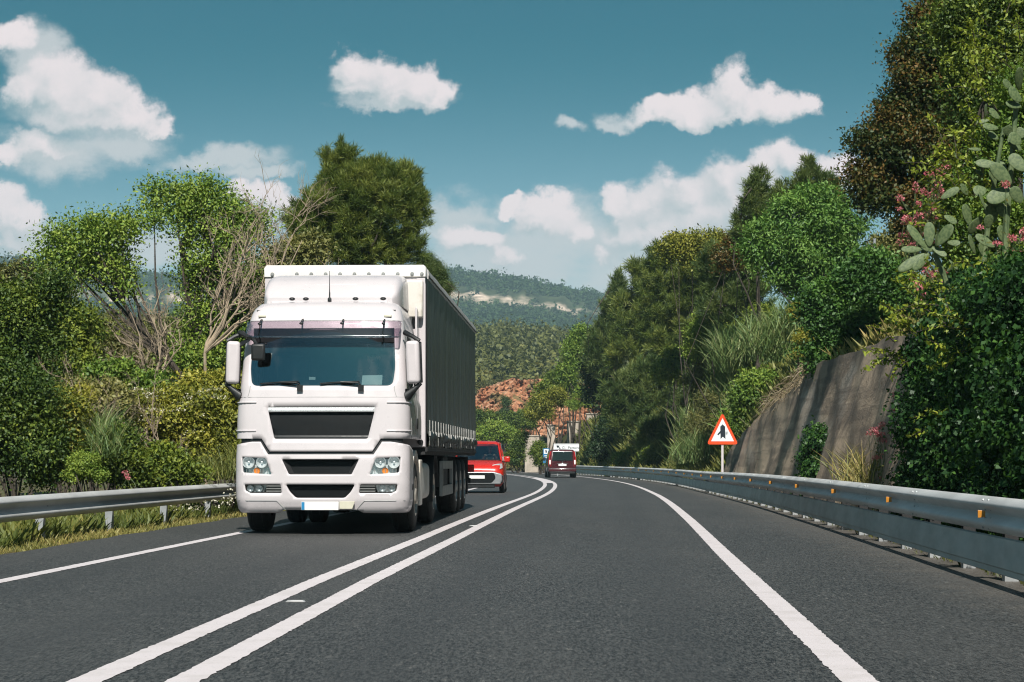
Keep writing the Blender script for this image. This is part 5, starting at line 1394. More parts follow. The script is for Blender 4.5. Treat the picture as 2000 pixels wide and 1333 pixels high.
# reeds: tall arching blades
def reeds(label, Y, sp, n, L, seed, mat='reed', nm='reed_clump', cat='reeds', w=.03, group='reed clumps on the slope'):
    rng = np.random.default_rng(seed); pts = []; Y = clear_of_road(Y, sp, 8.0 if group.startswith('reed') else 7.2) if Y > 50 else Y
    for (px, py, rx, ry) in sp:
        m = n//len(sp); y = Y+rng.normal(size=m)*.7
        X = (rng.normal(size=m)*rx*.6+px-1000)*y/FPX; Z = CAMH+(HZ-(py+rng.uniform(-1, 1, m)*ry))*y/FPX
        pts.append(np.stack([X, y, Z], -1))
    B = np.concatenate(pts); n = len(B)
    c = B.mean(0); base = Vector((c[0], c[1], gz(c[0], c[1]))); root = tag(empty(nm, base), label, cat, group)
    d = rng.normal(size=(n, 3))*np.array([.5, .5, .12]); d[:, 2] = np.abs(d[:, 2])*.4+1.5; d = nrm(d)
    l = L*rng.uniform(.25, 1.25, n); h = nrm(np.stack([d[:, 0], d[:, 1], np.zeros(n)], -1)+1e-6)
    s = nrm(np.cross(d, rng.normal(size=(n, 3)))); V = []
    ts = [0, .35, .7, 1.]
    for t, wd in zip(ts, (1., 1., .7, .05)):
        p = B-np.array(base)+d*(l*t)[:, None]+h*(l*t*t*.20)[:, None]-np.array([0, 0, 1.])*(l*t**3*.14)[:, None]
        V += [p-s*w*wd*.5, p+s*w*wd*.5]
    V = np.stack(V, 1)
    F = np.array([[[8*i+2*j, 8*i+2*j+1, 8*i+2*j+3, 8*i+2*j+2] for j in range(3)] for i in range(n)]).reshape(-1, 4)
    npmesh('foliage', V.reshape(-1, 3), F, mat, root, np.repeat(np.clip(rng.normal(.45, .25, n), 0, 1), 3))
    return root
LG = 'shrubs behind the left guardrail'
RG_ = 'trees and shrubs on the right bank'
# ---------------- left side
tree('pine_tree', 'tall olive green pine rising above the white trailer', 'tree', 60, [(700,368,60,52),(655,410,72,66),(762,400,58,72),(690,475,105,55),(615,445,50,48),(806,430,30,62),(795,372,30,36),(643,355,32,38),(676,325,22,26),(745,368,40,40),(600,495,35,30),(770,490,55,35),(712,400,80,60),(640,325,12,26),(672,308,11,24),(745,345,16,28),(792,350,12,28),(818,400,14,40),(578,430,16,30)], 'pine', None,
     trunk=[(705,640),(700,520),(690,430),(680,330)], ratio=.09, leafk=.0033, cl=.42, tufted=True, cover=2.3, wild=1.8, align=1.0, up=.35, kl=14, shell=.45, bias=.08)
tree('ivy_clad_tree', 'leaning ivy-clad tree, the left one of the arching pair', 'tree', 46, [(115,500,38,42),(170,470,52,44),(225,450,48,38),(285,428,36,20),(205,510,46,40),(145,530,34,30),(235,545,28,42),(120,470,26,26)], 'lf_bright', 'arching ivy-clad trees',
     trunk=[(365,748),(330,705),(275,650),(240,590),(215,520)], cover=1.25, tr=.11, kl=26, cl=.3, shell=.25, leafk=.0019, bias=.12, wild=2.6, spread=.24)
tree('ivy_clad_tree', 'taller upright ivy-clad tree, the right one of the arching pair', 'tree', 47, [(300,385,24,30),(345,395,50,36),(405,390,48,36),(450,425,42,42),(405,440,40,28),(478,455,36,42),(505,440,22,28),(440,480,40,34),(420,525,32,36),(465,520,30,34),(362,445,20,28),(372,500,22,40),(382,560,30,46),(386,625,36,46),(376,695,46,54)], 'lf_bright', 'arching ivy-clad trees',
     trunk=[(380,760),(376,660),(366,560),(356,480),(390,410)], cover=1.25, tr=.12, kl=26, cl=.3, shell=.25, leafk=.0019, bias=.12, wild=2.6, spread=.24)
bare('dead_shrub', 'tangle of pale dead branches under the arching trees', 45, (300,745), [(215,640,-.5),(255,610,0),(300,605,.4),(345,625,.3),(330,680,-.4),(240,690,-.8),(190,700,.3),(285,650,.8),(270,680,.2),(355,660,0)], 3, r0=.026, depth=4)
bare('dead_shrub', 'pale dead branches reaching up beside the truck roof', 43, (400,690), [(455,470,.5),(500,520,0),(560,500,.8),(590,470,1.2),(520,600,-.4),(470,560,0),(440,610,.4),(600,540,1),(530,450,1.),(480,500,.4),(540,560,.6),(500,450,1.2)], 9, r0=.03, depth=4)
for k, (nm, lb, Y, sp, mt, kw) in enumerate([
 ('bush', 'tall dark grey-green bush at the left edge behind the guardrail', 37, [(35,620,70,70),(-20,680,90,110),(60,700,50,60),(90,590,40,50)], 'lf_mid', dict(bias=-.22)),
 ('bush', 'shadowy dark bush low at the left edge of the guardrail', 33, [(10,850,80,90),(50,780,50,60),(75,880,50,70),(-60,780,80,130)], 'lf_mid', dict(bias=-.3)),
 ('bush', 'bright leafy bush between the dark left bush and the dead branches', 42, [(120,650,52,52),(150,700,45,45),(95,720,40,50),(165,640,30,40)], 'lf_mid', dict(bias=.3)),
 ('bush', 'feathery olive bush under the left arching tree', 52, [(205,680,50,60),(170,700,40,50),(235,720,40,40)], 'lf_olive', dict(ratio=.2, leafk=.003)),
 ('bush', 'broad-leaved bush below the dead branches', 41, [(235,745,45,36),(285,760,40,32),(190,760,40,40)], 'lf_bright', dict(bias=-.05)),
 ('bush', 'yellow-green bush low behind the guardrail left of the pink flower', 34, [(115,850,46,48),(150,900,45,40),(100,910,50,40),(125,800,40,36)], 'lf_yellow', dict(bias=.0)),
 ('bush', 'loose green bush with dry twigs behind the left guardrail', 37, [(175,825,52,44),(215,790,46,36),(160,780,44,36)], 'lf_olive', dict(bias=.2)),
 ('bush', 'dark green bush around the pink flower behind the guardrail', 34, [(205,890,48,48),(250,905,44,38),(230,860,34,34)], 'lf_mid', dict(bias=-.1)),
 ('bush', 'green bush beside the truck bumper behind the guardrail', 38, [(420,880,46,44),(455,850,36,46),(385,905,40,34),(465,900,30,40)], 'lf_yellow', dict(bias=-.08)),
 ('bush', 'yellowish bush next to the truck mirror', 42, [(425,790,46,52),(455,770,30,46),(395,760,36,36)], 'lf_yellow', dict(bias=.1)),
 ('bush', 'fresh green bush behind the truck mirror', 48, [(440,690,44,60),(480,640,40,56),(420,740,36,36),(510,600,40,50),(455,580,36,46)], 'lf_bright', dict(bias=-.1)),
 ('bush', 'wide low bush under the white-flowered elder', 35, [(310,910,60,36),(350,925,50,28),(270,925,46,26)], 'lf_mid', dict(bias=.22)),
 ('tree', 'loose olive tree behind the dead branches by the truck roof', 56, [(560,520,52,46),(520,560,46,46),(600,500,34,40),(560,590,46,40)], 'lf_olive', dict(bias=.05)),
 ('tree', 'small dark pine peeping out behind the trailer roof', 64, [(845,540,22,30),(862,560,16,22),(830,520,18,26)], 'pine_dark', dict(ratio=.15, leafk=.0045)),
 ('bush', 'distant bush top behind the tall dark left bush', 62, [(30,545,60,30),(90,560,40,36),(-30,550,50,40)], 'lf_olive', dict(bias=-.1)),
 ('bush', 'olive bush in the gap under the arching trees', 66, [(300,690,50,46),(340,670,36,40),(270,700,40,36)], 'lf_olive', dict(bias=-.05)),
 ]):
    bush(nm, lb, Y, sp, mt, LG, cat=nm, **kw)
def blossoms(root, base, C, N, rng):
    tops = [i for i in range(len(C)) if C[i][1] < 0 and N[i][2] > -.1 and N[i][1] < .1]
    pts = []; nn = []
    for i in rng.choice(tops, min(40, len(tops)), replace=False):
        c = C[i]+N[i]*.12; k = 46
        d = rng.normal(size=(k, 3))*np.array([.10, .10, .02])+np.array([0, 0, .03]); pts.append(c+d); nn.append(np.tile([0, -.3, 1.], (k, 1)))
    Pn = np.concatenate(pts); V, F = leaves(Pn, np.concatenate(nn), .03, .03, rng, .4, .6)
    npmesh('blossom', V, F, 'blossom', root, rng.uniform(0, 1, len(F)))
bush('elder_bush', 'yellow-green elder bush with flat white flower heads beside the truck', 38, [(330,820,62,52),(290,850,50,42),(370,845,50,46),(345,790,44,34),(270,810,40,36),(400,800,36,30)], 'lf_yellow', LG, cat='bush', extra=blossoms, bias=.06)
bare('dry_bush', 'dry brown twigs showing through the left bushes', 35.5, (150,880), [(110,770,0),(140,740,.3),(180,760,-.2),(230,800,-.5),(260,790,-.3),(210,840,-.4),(90,810,0)], 17, r0=.014, wood='dead_wood', depth=4)
reeds('silvery feathery grass clump low behind the left guardrail', 34.0, [(205,850,20,22),(225,880,18,20),(190,880,16,18)], 700, .55, 56, 'reed', nm='grass_tuft', cat='grass tuft', w=.012, group='grass tufts behind the left guardrail')
reeds('tall dry grass clump behind the left guardrail near the truck', 37.0, [(440,925,26,14),(460,905,14,16),(410,930,22,10)], 700, .5, 57, 'grass', nm='grass_tuft', cat='grass tuft', w=.012, group='grass tufts behind the left guardrail')
bare('dry_bush', 'pale dry twigs arching over the white-flowered elder', 37, (330,900), [(270,790,0),(300,770,.2),(250,830,-.3),(225,815,-.3),(370,860,-.4),(285,850,-.5)], 19, r0=.016, wood='dead_wood', depth=4)
bush('bush', 'lime green leafy clump just behind the left guardrail', 32.5, [(165,905,26,22),(185,925,22,16),(150,925,20,16)], 'lf_bright', LG, bias=.3)
bush('bush', 'lime clump halfway up the left bushes', 36, [(130,780,24,20),(150,800,20,16),(165,770,18,18)], 'lf_yellow', LG, bias=.3)
# trees in the valley seen through the arch
VG = 'trees in the valley behind the arch'
for k, (px, py, r, Y, mt) in enumerate([(300,640,34,170,'lf_olive'),(335,655,28,150,'lf_mid'),(270,665,30,140,'lf_olive'),(350,620,22,210,'pine_dark'),(60,600,40,160,'lf_mid'),(110,610,32,180,'lf_olive'),(20,590,34,190,'pine_dark'),(315,690,34,120,'lf_mid')]):
    tree('valley_tree', ['round olive tree just under the arch opening', 'darker small tree at the right side of the arch opening', 'olive tree left of the dead branches in the valley', 'far dark pine highest in the arch opening', 'green valley tree behind the left bushes', 'olive valley tree between the left bushes and the arch', 'dark pine in the valley near the left edge', 'green valley tree lowest under the arch'][k], 'tree', Y,
         [(px,py,r,r*.8),(px-r*.5,py+r*.4,r*.7,r*.6),(px+r*.5,py+r*.5,r*.7,r*.6),(px,py+r*1.2,r*1.1,r*.9)], mt, VG, cover=2.2, kl=6, tr=.2)

# ---------------- right side
tree('broadleaf_tree', 'big dark tree with reddish leaves at the top right', 'tree', 37, [(1870,135,80,85),(1790,185,60,66),(1765,280,64,62),(1705,290,44,34),(1850,290,85,80),(1740,380,60,50),(1690,355,36,32),(1820,395,60,50),(1780,110,30,32),(1830,50,50,50),(1745,225,36,36),(1800,430,50,30)], 'lf_red', RG_,
     trunk=[(1860,520),(1850,420),(1850,300),(1870,180)], cover=3.4, tr=.2, bias=.0, shell=.4, cl=.32, kl=10)
tree('broadleaf_tree', 'dark green leafy tree in the top right corner', 'tree', 34, [(1960,50,110,85),(1900,60,62,66),(1985,160,80,80),(1920,165,70,60),(2060,100,100,120),(1940,250,60,70),(1870,40,40,50)], 'lf_mid', RG_,
     trunk=[(1990,480),(1985,300),(1970,120)], cover=3.4, tr=.18, bias=-.12, shell=.4, cl=.3, kl=8)
tree('round_shrub', 'dense dark green shrub overhanging the retaining wall', 'shrub', 44.5, [(1660,590,78,62),(1720,555,52,56),(1612,622,48,52),(1680,665,86,60),(1632,690,50,40),(1745,650,44,70),(1765,590,34,52),(1700,530,50,36),(1690,720,74,38),(1735,715,46,48),(1640,725,44,30),(1600,700,26,30),(1680,742,50,26)], 'lf_fresh', RG_,
     cover=3.6, bias=-.25, tr=.09, shell=.5, leafk=.0021)
tree('broadleaf_tree', 'fresh green broad-leaved tree in front of the tall pines', 'tree', 56, [(1560,420,58,42),(1622,440,50,50),(1520,470,52,50),(1590,500,70,52),(1490,500,34,30),(1655,495,34,44),(1560,560,46,36),(1610,390,36,26),(1480,455,26,22),(1530,540,36,36),(1668,440,26,24),(1645,395,22,18),(1575,380,24,18),(1462,480,18,16)], 'lf_fresh', RG_,
     trunk=[(1605,655),(1602,580),(1595,480),(1580,420)], cover=1.9, bias=.12, droop=.35, shell=.3, cl=.5, wild=2.2, tr=.13, leafk=.0027, ratio=.4)
PG = 'pines on the right bank'
for lb, Y, sp, mt, tk in [
 ('slim pine standing left behind the fresh green tree', 70, [(1482,385,26,40),(1466,425,28,36),(1500,430,30,36),(1487,355,14,22),(1455,455,24,24)], 'pine_dark', None),
 ('pine with a pointed top behind the fresh green tree', 70, [(1580,360,24,36),(1545,380,32,26),(1578,330,11,20),(1618,370,18,34),(1600,400,40,30),(1530,400,26,24)], 'pine_dark', None),
 ('narrow pointed pine at the left end of the pine group', 92, [(1207,580,16,30),(1200,610,26,36),(1190,660,32,42),(1215,650,34,42),(1170,690,26,50),(1207,556,7,16)], 'pine_dark', None),
 ('pine with thin bare twigs left of the middle of the bank', 84, [(1258,560,34,46),(1240,620,38,48),(1268,650,44,48),(1230,690,40,50),(1255,530,18,24)], 'pine', -.12),
 ('broad olive pine in the middle of the right bank', 80, [(1310,535,44,38),(1350,560,48,48),(1300,590,50,46),(1350,620,52,50),(1305,660,50,46),(1290,510,22,22)], 'pine', -.1),
 ('dark pine under the fresh green tree', 66, [(1430,555,46,56),(1470,590,36,48),(1410,600,40,50),(1445,510,34,34),(1400,525,30,40)], 'pine_dark', -.1),
 ('low spreading pine above the grassy bank', 82, [(1250,790,46,46),(1300,770,54,44),(1220,815,34,40),(1345,750,44,46),(1270,740,46,36),(1325,820,44,46),(1205,770,30,40)], 'pine_dark', -.08),
 ('dark low pine left of the road sign', 78, [(1360,810,38,52),(1330,860,40,34),(1385,770,34,46),(1290,860,40,34)], 'pine_dark', -.12),
 ]:
    tree('pine_tree', lb, 'tree', Y, sp, mt, PG, ratio=.10, leafk=.0031, cl=.0072*Y, tufted=True, cover=2.6, align=1.0, up=.35, kl=7, shell=.4, bias=(tk or 0.)+.16, wild=1.5)
for nm, lb, Y, sp, mt, kw in [
 ('shrub', 'yellow-green shrub on the skyline left of the tall pines', 78, [(1330,482,36,24),(1378,472,34,24),(1300,492,16,18),(1405,492,32,32),(1350,500,40,20)], 'lf_yellow', dict(bias=-.02)),
 ('shrub', 'orange-brown shrub right of the skyline shrub', 74, [(1420,500,26,30),(1440,480,20,24)], 'lf_red', dict(bias=.25)),
 ('shrub', 'pale fresh green shrub in the middle of the slope', 84, [(1395,622,32,26),(1425,640,24,20),(1370,650,26,22),(1400,660,36,20),(1350,690,20,16)], 'lf_bright', dict(bias=.3, leafk=.0026)),
 ('shrub', 'bright shrub at the left end of the pine group', 108, [(1122,690,20,32),(1112,730,18,28),(1132,655,14,18)], 'lf_bright', dict(bias=.0)),
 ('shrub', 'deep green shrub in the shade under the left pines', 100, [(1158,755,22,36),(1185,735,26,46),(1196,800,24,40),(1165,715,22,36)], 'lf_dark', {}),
 ('shrub', 'light green shrub above the concrete piers', 125, [(1135,772,12,14),(1120,792,14,10),(1148,788,10,10)], 'lf_bright', dict(bias=.15)),
 ('shrub', 'yellow-green shrub at the far left of the piers', 176, [(1058,786,18,20),(1084,778,18,20),(1042,806,16,16),(1068,808,16,10)], 'lf_yellow', dict(bias=-.1)),
 ('shrub', 'leafy green shrub on the bank top by the red cutting', 168, [(1085,755,22,30),(1110,760,18,30),(1068,770,16,22)], 'lf_mid', dict(bias=.1)),
 ('shrub', 'green shrub in front of the left concrete pier', 160, [(1050,885,13,20),(1060,900,13,14)], 'lf_mid', dict(bias=.0)),
 ('shrub', 'dark green shrub left of the concrete piers', 178, [(1010,880,14,22),(1000,895,18,14),(1018,860,10,18)], 'lf_mid', dict(bias=-.2)),
 ('shrub', 'dark mound of shade-loving shrub left of the agave', 96, [(1190,862,28,30),(1212,870,30,26),(1172,884,20,18),(1204,824,22,24)], 'lf_dark', dict(bias=.0)),  # dark leaf tone stands in for the shadow under the pines
 ('shrub', 'bushy green shrub on the slope above the road sign', 68, [(1465,790,38,36),(1490,830,28,30),(1440,835,34,30),(1478,750,30,26)], 'lf_bright', dict(bias=-.05)),
 ('shrub', 'deep green shrub between the reeds on the slope', 84, [(1500,700,34,30),(1530,690,26,26),(1480,720,26,22)], 'lf_fresh', dict(bias=-.1)),
 ('shrub', 'grassy olive shrub left of the road sign', 73, [(1400,790,34,36),(1380,830,36,34),(1410,850,34,30)], 'lf_olive', dict(bias=-.05, ratio=.2, leafk=.003)),
 ('shrub', 'yellow-flowered shrub at the wall edge below the round shrub', 53, [(1558,605,14,22),(1572,660,20,16),(1565,690,14,10)], 'lf_yellow', dict(bias=.3)),
 ('shrub', 'leafy creeper hanging over the end of the wall', 60, [(1490,860,16,26),(1478,885,16,20),(1500,820,18,26)], 'lf_yellow', dict(bias=-.1)),
 ('shrub', 'rounded green shrub halfway up the bank under the broad olive pine', 96, [(1330,705,30,28),(1355,725,28,26),(1305,725,26,26)], 'lf_mid', dict(bias=.1)),
 ('shrub', 'olive shrub in the middle of the slope left of the reeds', 96, [(1385,715,30,30),(1410,690,24,26),(1370,745,30,26)], 'lf_olive', dict(bias=.0)),
 ('shrub', 'leafy shrub under the fresh green tree', 90, [(1470,640,30,30),(1440,660,26,28),(1495,620,24,26)], 'lf_mid', dict(bias=.1)),
 ('shrub', 'dark shrub between the low pines and the grassy bank', 112, [(1310,880,30,22),(1280,890,26,18),(1345,885,24,18)], 'lf_mid', dict(bias=-.15)),
 ('shrub', 'light shrub at the foot of the bank left of the grass tufts', 120, [(1240,890,24,16),(1215,898,20,12),(1262,896,18,12)], 'lf_bright', dict(bias=-.1)),
 ('bush', 'pale bush on the bank top beside the metal post', 62, [(1730,500,36,40),(1760,470,24,36),(1700,530,26,30),(1745,540,40,36)], 'lf_olive', dict(bias=.1)),
 ('bush', 'bright green bush beside the red van roof', 215, [(965,842,26,18),(990,850,20,16),(945,855,20,16)], 'lf_bright', dict(bias=.2)),
 ('bush', 'darker bush row under the red cutting', 240, [(960,815,26,14),(1000,822,22,14),(930,820,24,18),(1030,830,16,14)], 'lf_mid', dict(bias=-.1)),
 ('tree', 'lone dark tree standing in front of the red cutting', 318, [(986,795,8,20),(984,812,10,14)], 'pine_dark', dict(bias=-.1)),
 ('tree', 'small round tree at the right end of the red cutting', 300, [(1022,815,12,14),(1040,800,12,16)], 'lf_mid', dict(bias=.0)),
 ('shrub', 'scrubby bush at the top of the red cutting', 352, [(950,760,16,14),(935,775,18,16)], 'lf_olive', dict(bias=-.2)),
 ('shrub', 'dry pale shrub at the roadside behind the red van', 190, [(1035,908,16,9),(1005,909,14,7)], 'drygrass', dict(bias=-.1)),
 ]:
    bush(nm, lb, Y, sp, mt, RG_, cat=nm, **kw)

reeds('pale reed clump below the pale fresh shrub', 64, [(1440,720,30,30),(1420,750,26,24),(1465,740,24,30),(1430,690,26,24)], 2400, 1.15, 51)
reeds('tall dry reed clump left of the round shrub', 58, [(1520,660,30,26),(1550,640,20,30),(1500,690,24,20),(1480,670,24,20)], 1500, 1.05, 52)
reeds('green reed clump above the bushy slope shrub', 66, [(1450,790,26,30),(1480,690,26,24),(1425,700,24,30),(1450,840,26,24)], 2600, 1.3, 53)
reeds('light reed clump on the lower slope left of the road sign', 80, [(1390,700,24,26),(1375,760,24,28),(1410,800,26,28),(1350,840,24,24)], 2800, 1.1, 58)
reeds('pale grass tufts behind the road sign', 72, [(1440,880,30,20),(1400,890,30,16),(1370,885,26,18),(1440,850,24,18),(1340,895,24,12)], 2800, .9, 54, nm='grass_tuft', cat='grass tuft', group='grass tufts on the right bank')
reeds('dry grass tufts along the foot of the retaining wall', 33, [(1690,955,14,8),(1700,965,20,6),(1660,960,30,5)], 260, .85, 55, 'drygrass', nm='grass_tuft', cat='grass tuft', w=.018, group='grass tufts on the right bank')
# dry creeper hanging over the wall's sloping edge
rng = np.random.default_rng(61); Bp = []; Dd = []
for Y in np.arange(47, 61, .016):
    x = float(cx(Y))+WALLU+LEAN*float(walltop(Y))+rng.uniform(-.05, .5); z = float(zr(Y))+float(walltop(Y))+rng.uniform(-.05, .4)
    Bp.append((x, Y+rng.normal()*.1, z)); Dd.append((-.35+rng.normal()*.7, rng.normal()*.8, .3+rng.normal()*.6))
Bp = np.array(Bp); Dd = nrm(np.array(Dd)); n = len(Bp); l = rng.uniform(.2, .65, n); s = nrm(np.cross(Dd, rng.normal(size=(n, 3)))); V = []
for t, wd in ((0, 1), (.4, 1), (.75, .7), (1., .1)):
    p = Bp+Dd*(l*t)[:, None]-np.array([0, 0, 1.])*(l*t*t*.75)[:, None]; V += [p-s*.012*wd, p+s*.012*wd]
V = np.stack(V, 1); base = Bp.mean(0)
F = np.array([[[8*i+2*j, 8*i+2*j+1, 8*i+2*j+3, 8*i+2*j+2] for j in range(3)] for i in range(n)]).reshape(-1, 4)
tag(npmesh('dry_creeper', V.reshape(-1, 3)-base, F, 'dry_twig', None, np.repeat(rng.uniform(0, 1, n), 3), base), 'dry brown creeper hanging over the sloping top of the retaining wall', 'creeper')

# ivy over the near half of the retaining wall
def ivy(label, cells, mat, L, name='ivy', cat='ivy', cover=3.4, bias=0., seed=70):
    """cells: (distance, height above road, radius along, radius up, bulge)"""
    bl = []
    for (Y, z, ra, ru, bu) in cells: bl.append((float(cx(Y))+WALLU+LEAN*z+.05, Y, float(zr(Y))+z, bu, ra, ru))
    c = np.mean([b[:3] for b in bl], 0); base = Vector((c[0], c[1], gz(c[0]-.6, c[1])))
    root = tag(empty(name, base), label, cat)
    crown('foliage', bl, mat, root, base, L, L*.8, cover, .26, align=.3, droop=.55, up=-.1, shell=.75, bias=bias)
    rng = np.random.default_rng(seed); mb = MB()
    for b in bl:
        for k in range(2):
            y = b[1]+rng.normal()*b[4]*.5; z0 = max(b[2]-b[5], 0); p = [Vector((b[0]-LEAN*(b[2]-z0)*(1-i/3)-.05-rng.uniform(0, .05), y+rng.normal()*.1*i, z0+(b[2]-z0)*i/3))-base for i in range(4)]
            mb.tube(p, [.018, .015, .012, .006], 5)
    mb.build('vine', 'bark', root)
    return root
rng = np.random.default_rng(71); cells = []
for Y in np.arange(14, 27.0, .75):
    top = 3.0
    for z in np.arange(.35, top, .62):
        if 24.0 < Y < 25.8 and z < 1.2: continue
        if Y > 28.5 and z < 1.0: continue
        if rng.uniform() < .06: continue
        cells.append((Y+rng.normal()*.25, z+rng.normal()*.1, .62*rng.uniform(.6, 1.3), .55*rng.uniform(.6, 1.3), .14+.42*rng.uniform()**1.5*(z > .8)+.10*(z > 2.2)))
ivy('dense dark ivy covering the near end of the retaining wall', cells, 'ivy', .062)
ivy('dark creeper patch on the middle of the retaining wall', [(41.5, 1.3, .55, .5, .16), (42.3, .9, .6, .5, .16), (41.2, .7, .5, .4, .14), (42.8, 1.4, .4, .35, .12), (41.8, .3, .5, .3, .12)], 'ivy', .09, 'creeper_patch', 'creeper')
# lighter sprigs of vine growing out of the ivy
def sprigs(label, Y, pts, seed, n=60):
    rng = np.random.default_rng(seed); root = None; mb = MB(); Pn = []; Nn = []
    b0 = P(pts[0][0], pts[0][1], Y); base = Vector((b0.x+.3, b0.y, b0.z-.5)); root = tag(empty('vine_sprig', base), label, 'vine', 'vine sprigs in the ivy')
    for (px, py, dx, dy) in pts:
        for k in range(4):
            a = P(px+rng.normal()*26, py+rng.normal()*22, Y+rng.normal()*.25)+Vector((-.12, -.3, 0)); d = Vector((dx+rng.normal()*.35, rng.normal()*.5, dy+rng.normal()*.35)).normalized()*rng.uniform(.3, .65)
            e = a+d; m = a.lerp(e, .5)+Vector((0, 0, .07)); mb.tube([a-base, m-base, e-base], [.006, .005, .003], 4)
            for t in np.linspace(.1, 1, 12):
                q = a.lerp(m, t*2) if t < .5 else m.lerp(e, 2*t-1)
                for w in range(3): Pn.append(q-base); Nn.append((rng.normal(), rng.normal(), rng.normal()*.6+.2))
    mb.build('vine', 'bark', root)
    Pn = np.array([tuple(p) for p in Pn]); V, F = leaves(Pn+rng.normal(size=Pn.shape)*.015, nrm(np.array(Nn)), .075, .035, rng, 1., .1)
    npmesh('foliage', V, F, 'sprig', root, np.clip(rng.normal(.4, .25, len(F)), 0, 1))
sprigs('yellow-green vine sprigs at the left edge of the ivy below the cactus', 27.2, [(1800,690,-1,.1),(1790,660,-1,.3),(1830,600,-1,.2),(1790,700,-.8,-.2),(1815,640,-1,.5),(1850,560,-.8,.5)], 81)
sprigs('bright vine sprigs among the upper cactus pads', 26.9, [(1900,300,-.6,.7),(1880,330,-.8,.5),(1870,380,-.8,.4),(1900,400,-.7,.5),(1930,250,-.5,.8),(1860,430,-1,.3),(1945,200,-.4,.9),(1890,360,-.6,.5),(1915,350,-.5,.6),(1880,290,-.5,.6)], 82)
sprigs('bright vine sprigs in the middle of the ivy wall', 24.2, [(1890,590,-.7,.4),(1930,560,-.7,.3),(1880,690,-.8,.2),(1960,650,-.6,.3),(1900,750,-.7,.1),(1950,840,-.7,.2),(1860,620,-.8,.3),(1870,830,-.8,.2),(1910,680,-.7,.4),(1980,740,-.6,.3),(1990,600,-.5,.6),(1940,720,-.7,.2)], 83)
sprigs('leafy vine trailing beside the dark corner tree', 28, [(1960,30,-.5,.6),(1930,80,-.6,.5),(1990,110,-.5,.6),(1900,120,-.6,.6),(1980,60,-.4,.8),(1950,150,-.5,.5)], 84)
tree('bank_shrub', 'leafy green shrub filling in behind the cactus pads', 'shrub', 28.5, [(1930,430,70,60),(1880,370,46,46),(1960,300,60,70),(1990,540,60,70),(1900,520,60,44),(1850,470,36,30),(1985,200,40,60),(1860,420,36,40)], 'lf_bright', RG_, cover=2.6, bias=-.2, cl=.26, tr=.05)

# prickly pear: flat pads
def pad_mesh():
    n, k = 28, 9; V = []; 
    for j in range(k+1):
        t = -1+2*j/k; th = math.cos(t*PI/2)
        for i in range(n):
            a = 2*PI*i/n; r = (.5-.0*t); rr = math.sqrt(max(.0, 1-(abs(t))**2.4))
            x = math.sin(a)*.29*(1+.22*math.cos(a)); z = .5-.5*math.cos(a) if False else .5+.5*math.cos(a)
            V.append((x*(.25+.75*rr), t*.038, .5+(z-.5)*(.35+.65*rr)))
    mb = MB(); mb.loft([V[j*n:(j+1)*n] for j in range(k+1)])
    o = mb.build('pad', 'cactus', smooth=60); me = o.data; bpy.data.objects.remove(o); return me
PADM = pad_mesh()
def cactus(label, Y, pads, root_px, seed, stems=()):
    rng = np.random.default_rng(seed)
    a = P(root_px[0], root_px[1], Y); base = Vector((a.x, a.y, gz(a.x, a.y))) ; base.z = min(base.z, a.z)
    root = tag(empty('prickly_pear', base), label, 'cactus', 'prickly pear cacti on the bank')
    for (x0, y0, x1, y1, w, dy, tw) in pads:
        p = P(x0, y0, Y+dy); q = P(x1, y1, Y+dy+rng.normal()*.06-.05)
        d = q-p; L = d.length; z = d.normalized()
        nrm_ = Vector((math.sin(tw), -math.cos(tw), .35)); y_ = (nrm_-z*nrm_.dot(z)).normalized(); x_ = y_.cross(z)
        o = bpy.data.objects.new('pad', PADM); COL.objects.link(o); o.parent = root
        ws = w*(Y+dy)/FPX/.58
        m = Matrix((x_*ws, y_*L*1.0, z*L)).transposed().to_4x4(); m.translation = p-base
        o.matrix_basis = m
    for st in stems:
        mb = MB(); mb.tube([P(x, y, Y+.1)-base for x, y in st], [.05-.008*i for i in range(len(st))], 8); mb.build('stem', 'cactus', root)
    return root
Zc = lambda zx, zy: (1680+zx/2.222, 100+zy/2.222)
star = [(285,855,205,755,30,-.1,.3),(300,850,300,742,32,-.1,-.1),(330,845,400,755,36,-.12,-.4),(270,860,178,862,22,-.1,.2),(285,880,165,955,30,-.15,.1),(300,880,230,950,26,-.15,.5),(330,850,330,795,24,-.25,.9),(320,865,262,838,26,-.05,0),(310,850,375,890,22,-.05,.2),(378,830,435,835,20,0,.1),(385,905,425,950,24,-.05,1.0),(375,960,420,915,14,-.1,.9),(350,640,430,595,24,.1,.2),(365,715,420,745,24,.05,.4)]
star = [Zc(a, b)+Zc(c, d)+(w*.68, dy, tw) for a, b, c, d, w, dy, tw in star]
cactus('star-shaped cluster of pale prickly pear pads below the pink flowers', 25.8, star, (1850, 640), 91, stems=[[(1860,600),(1845,540),(1825,495)]])
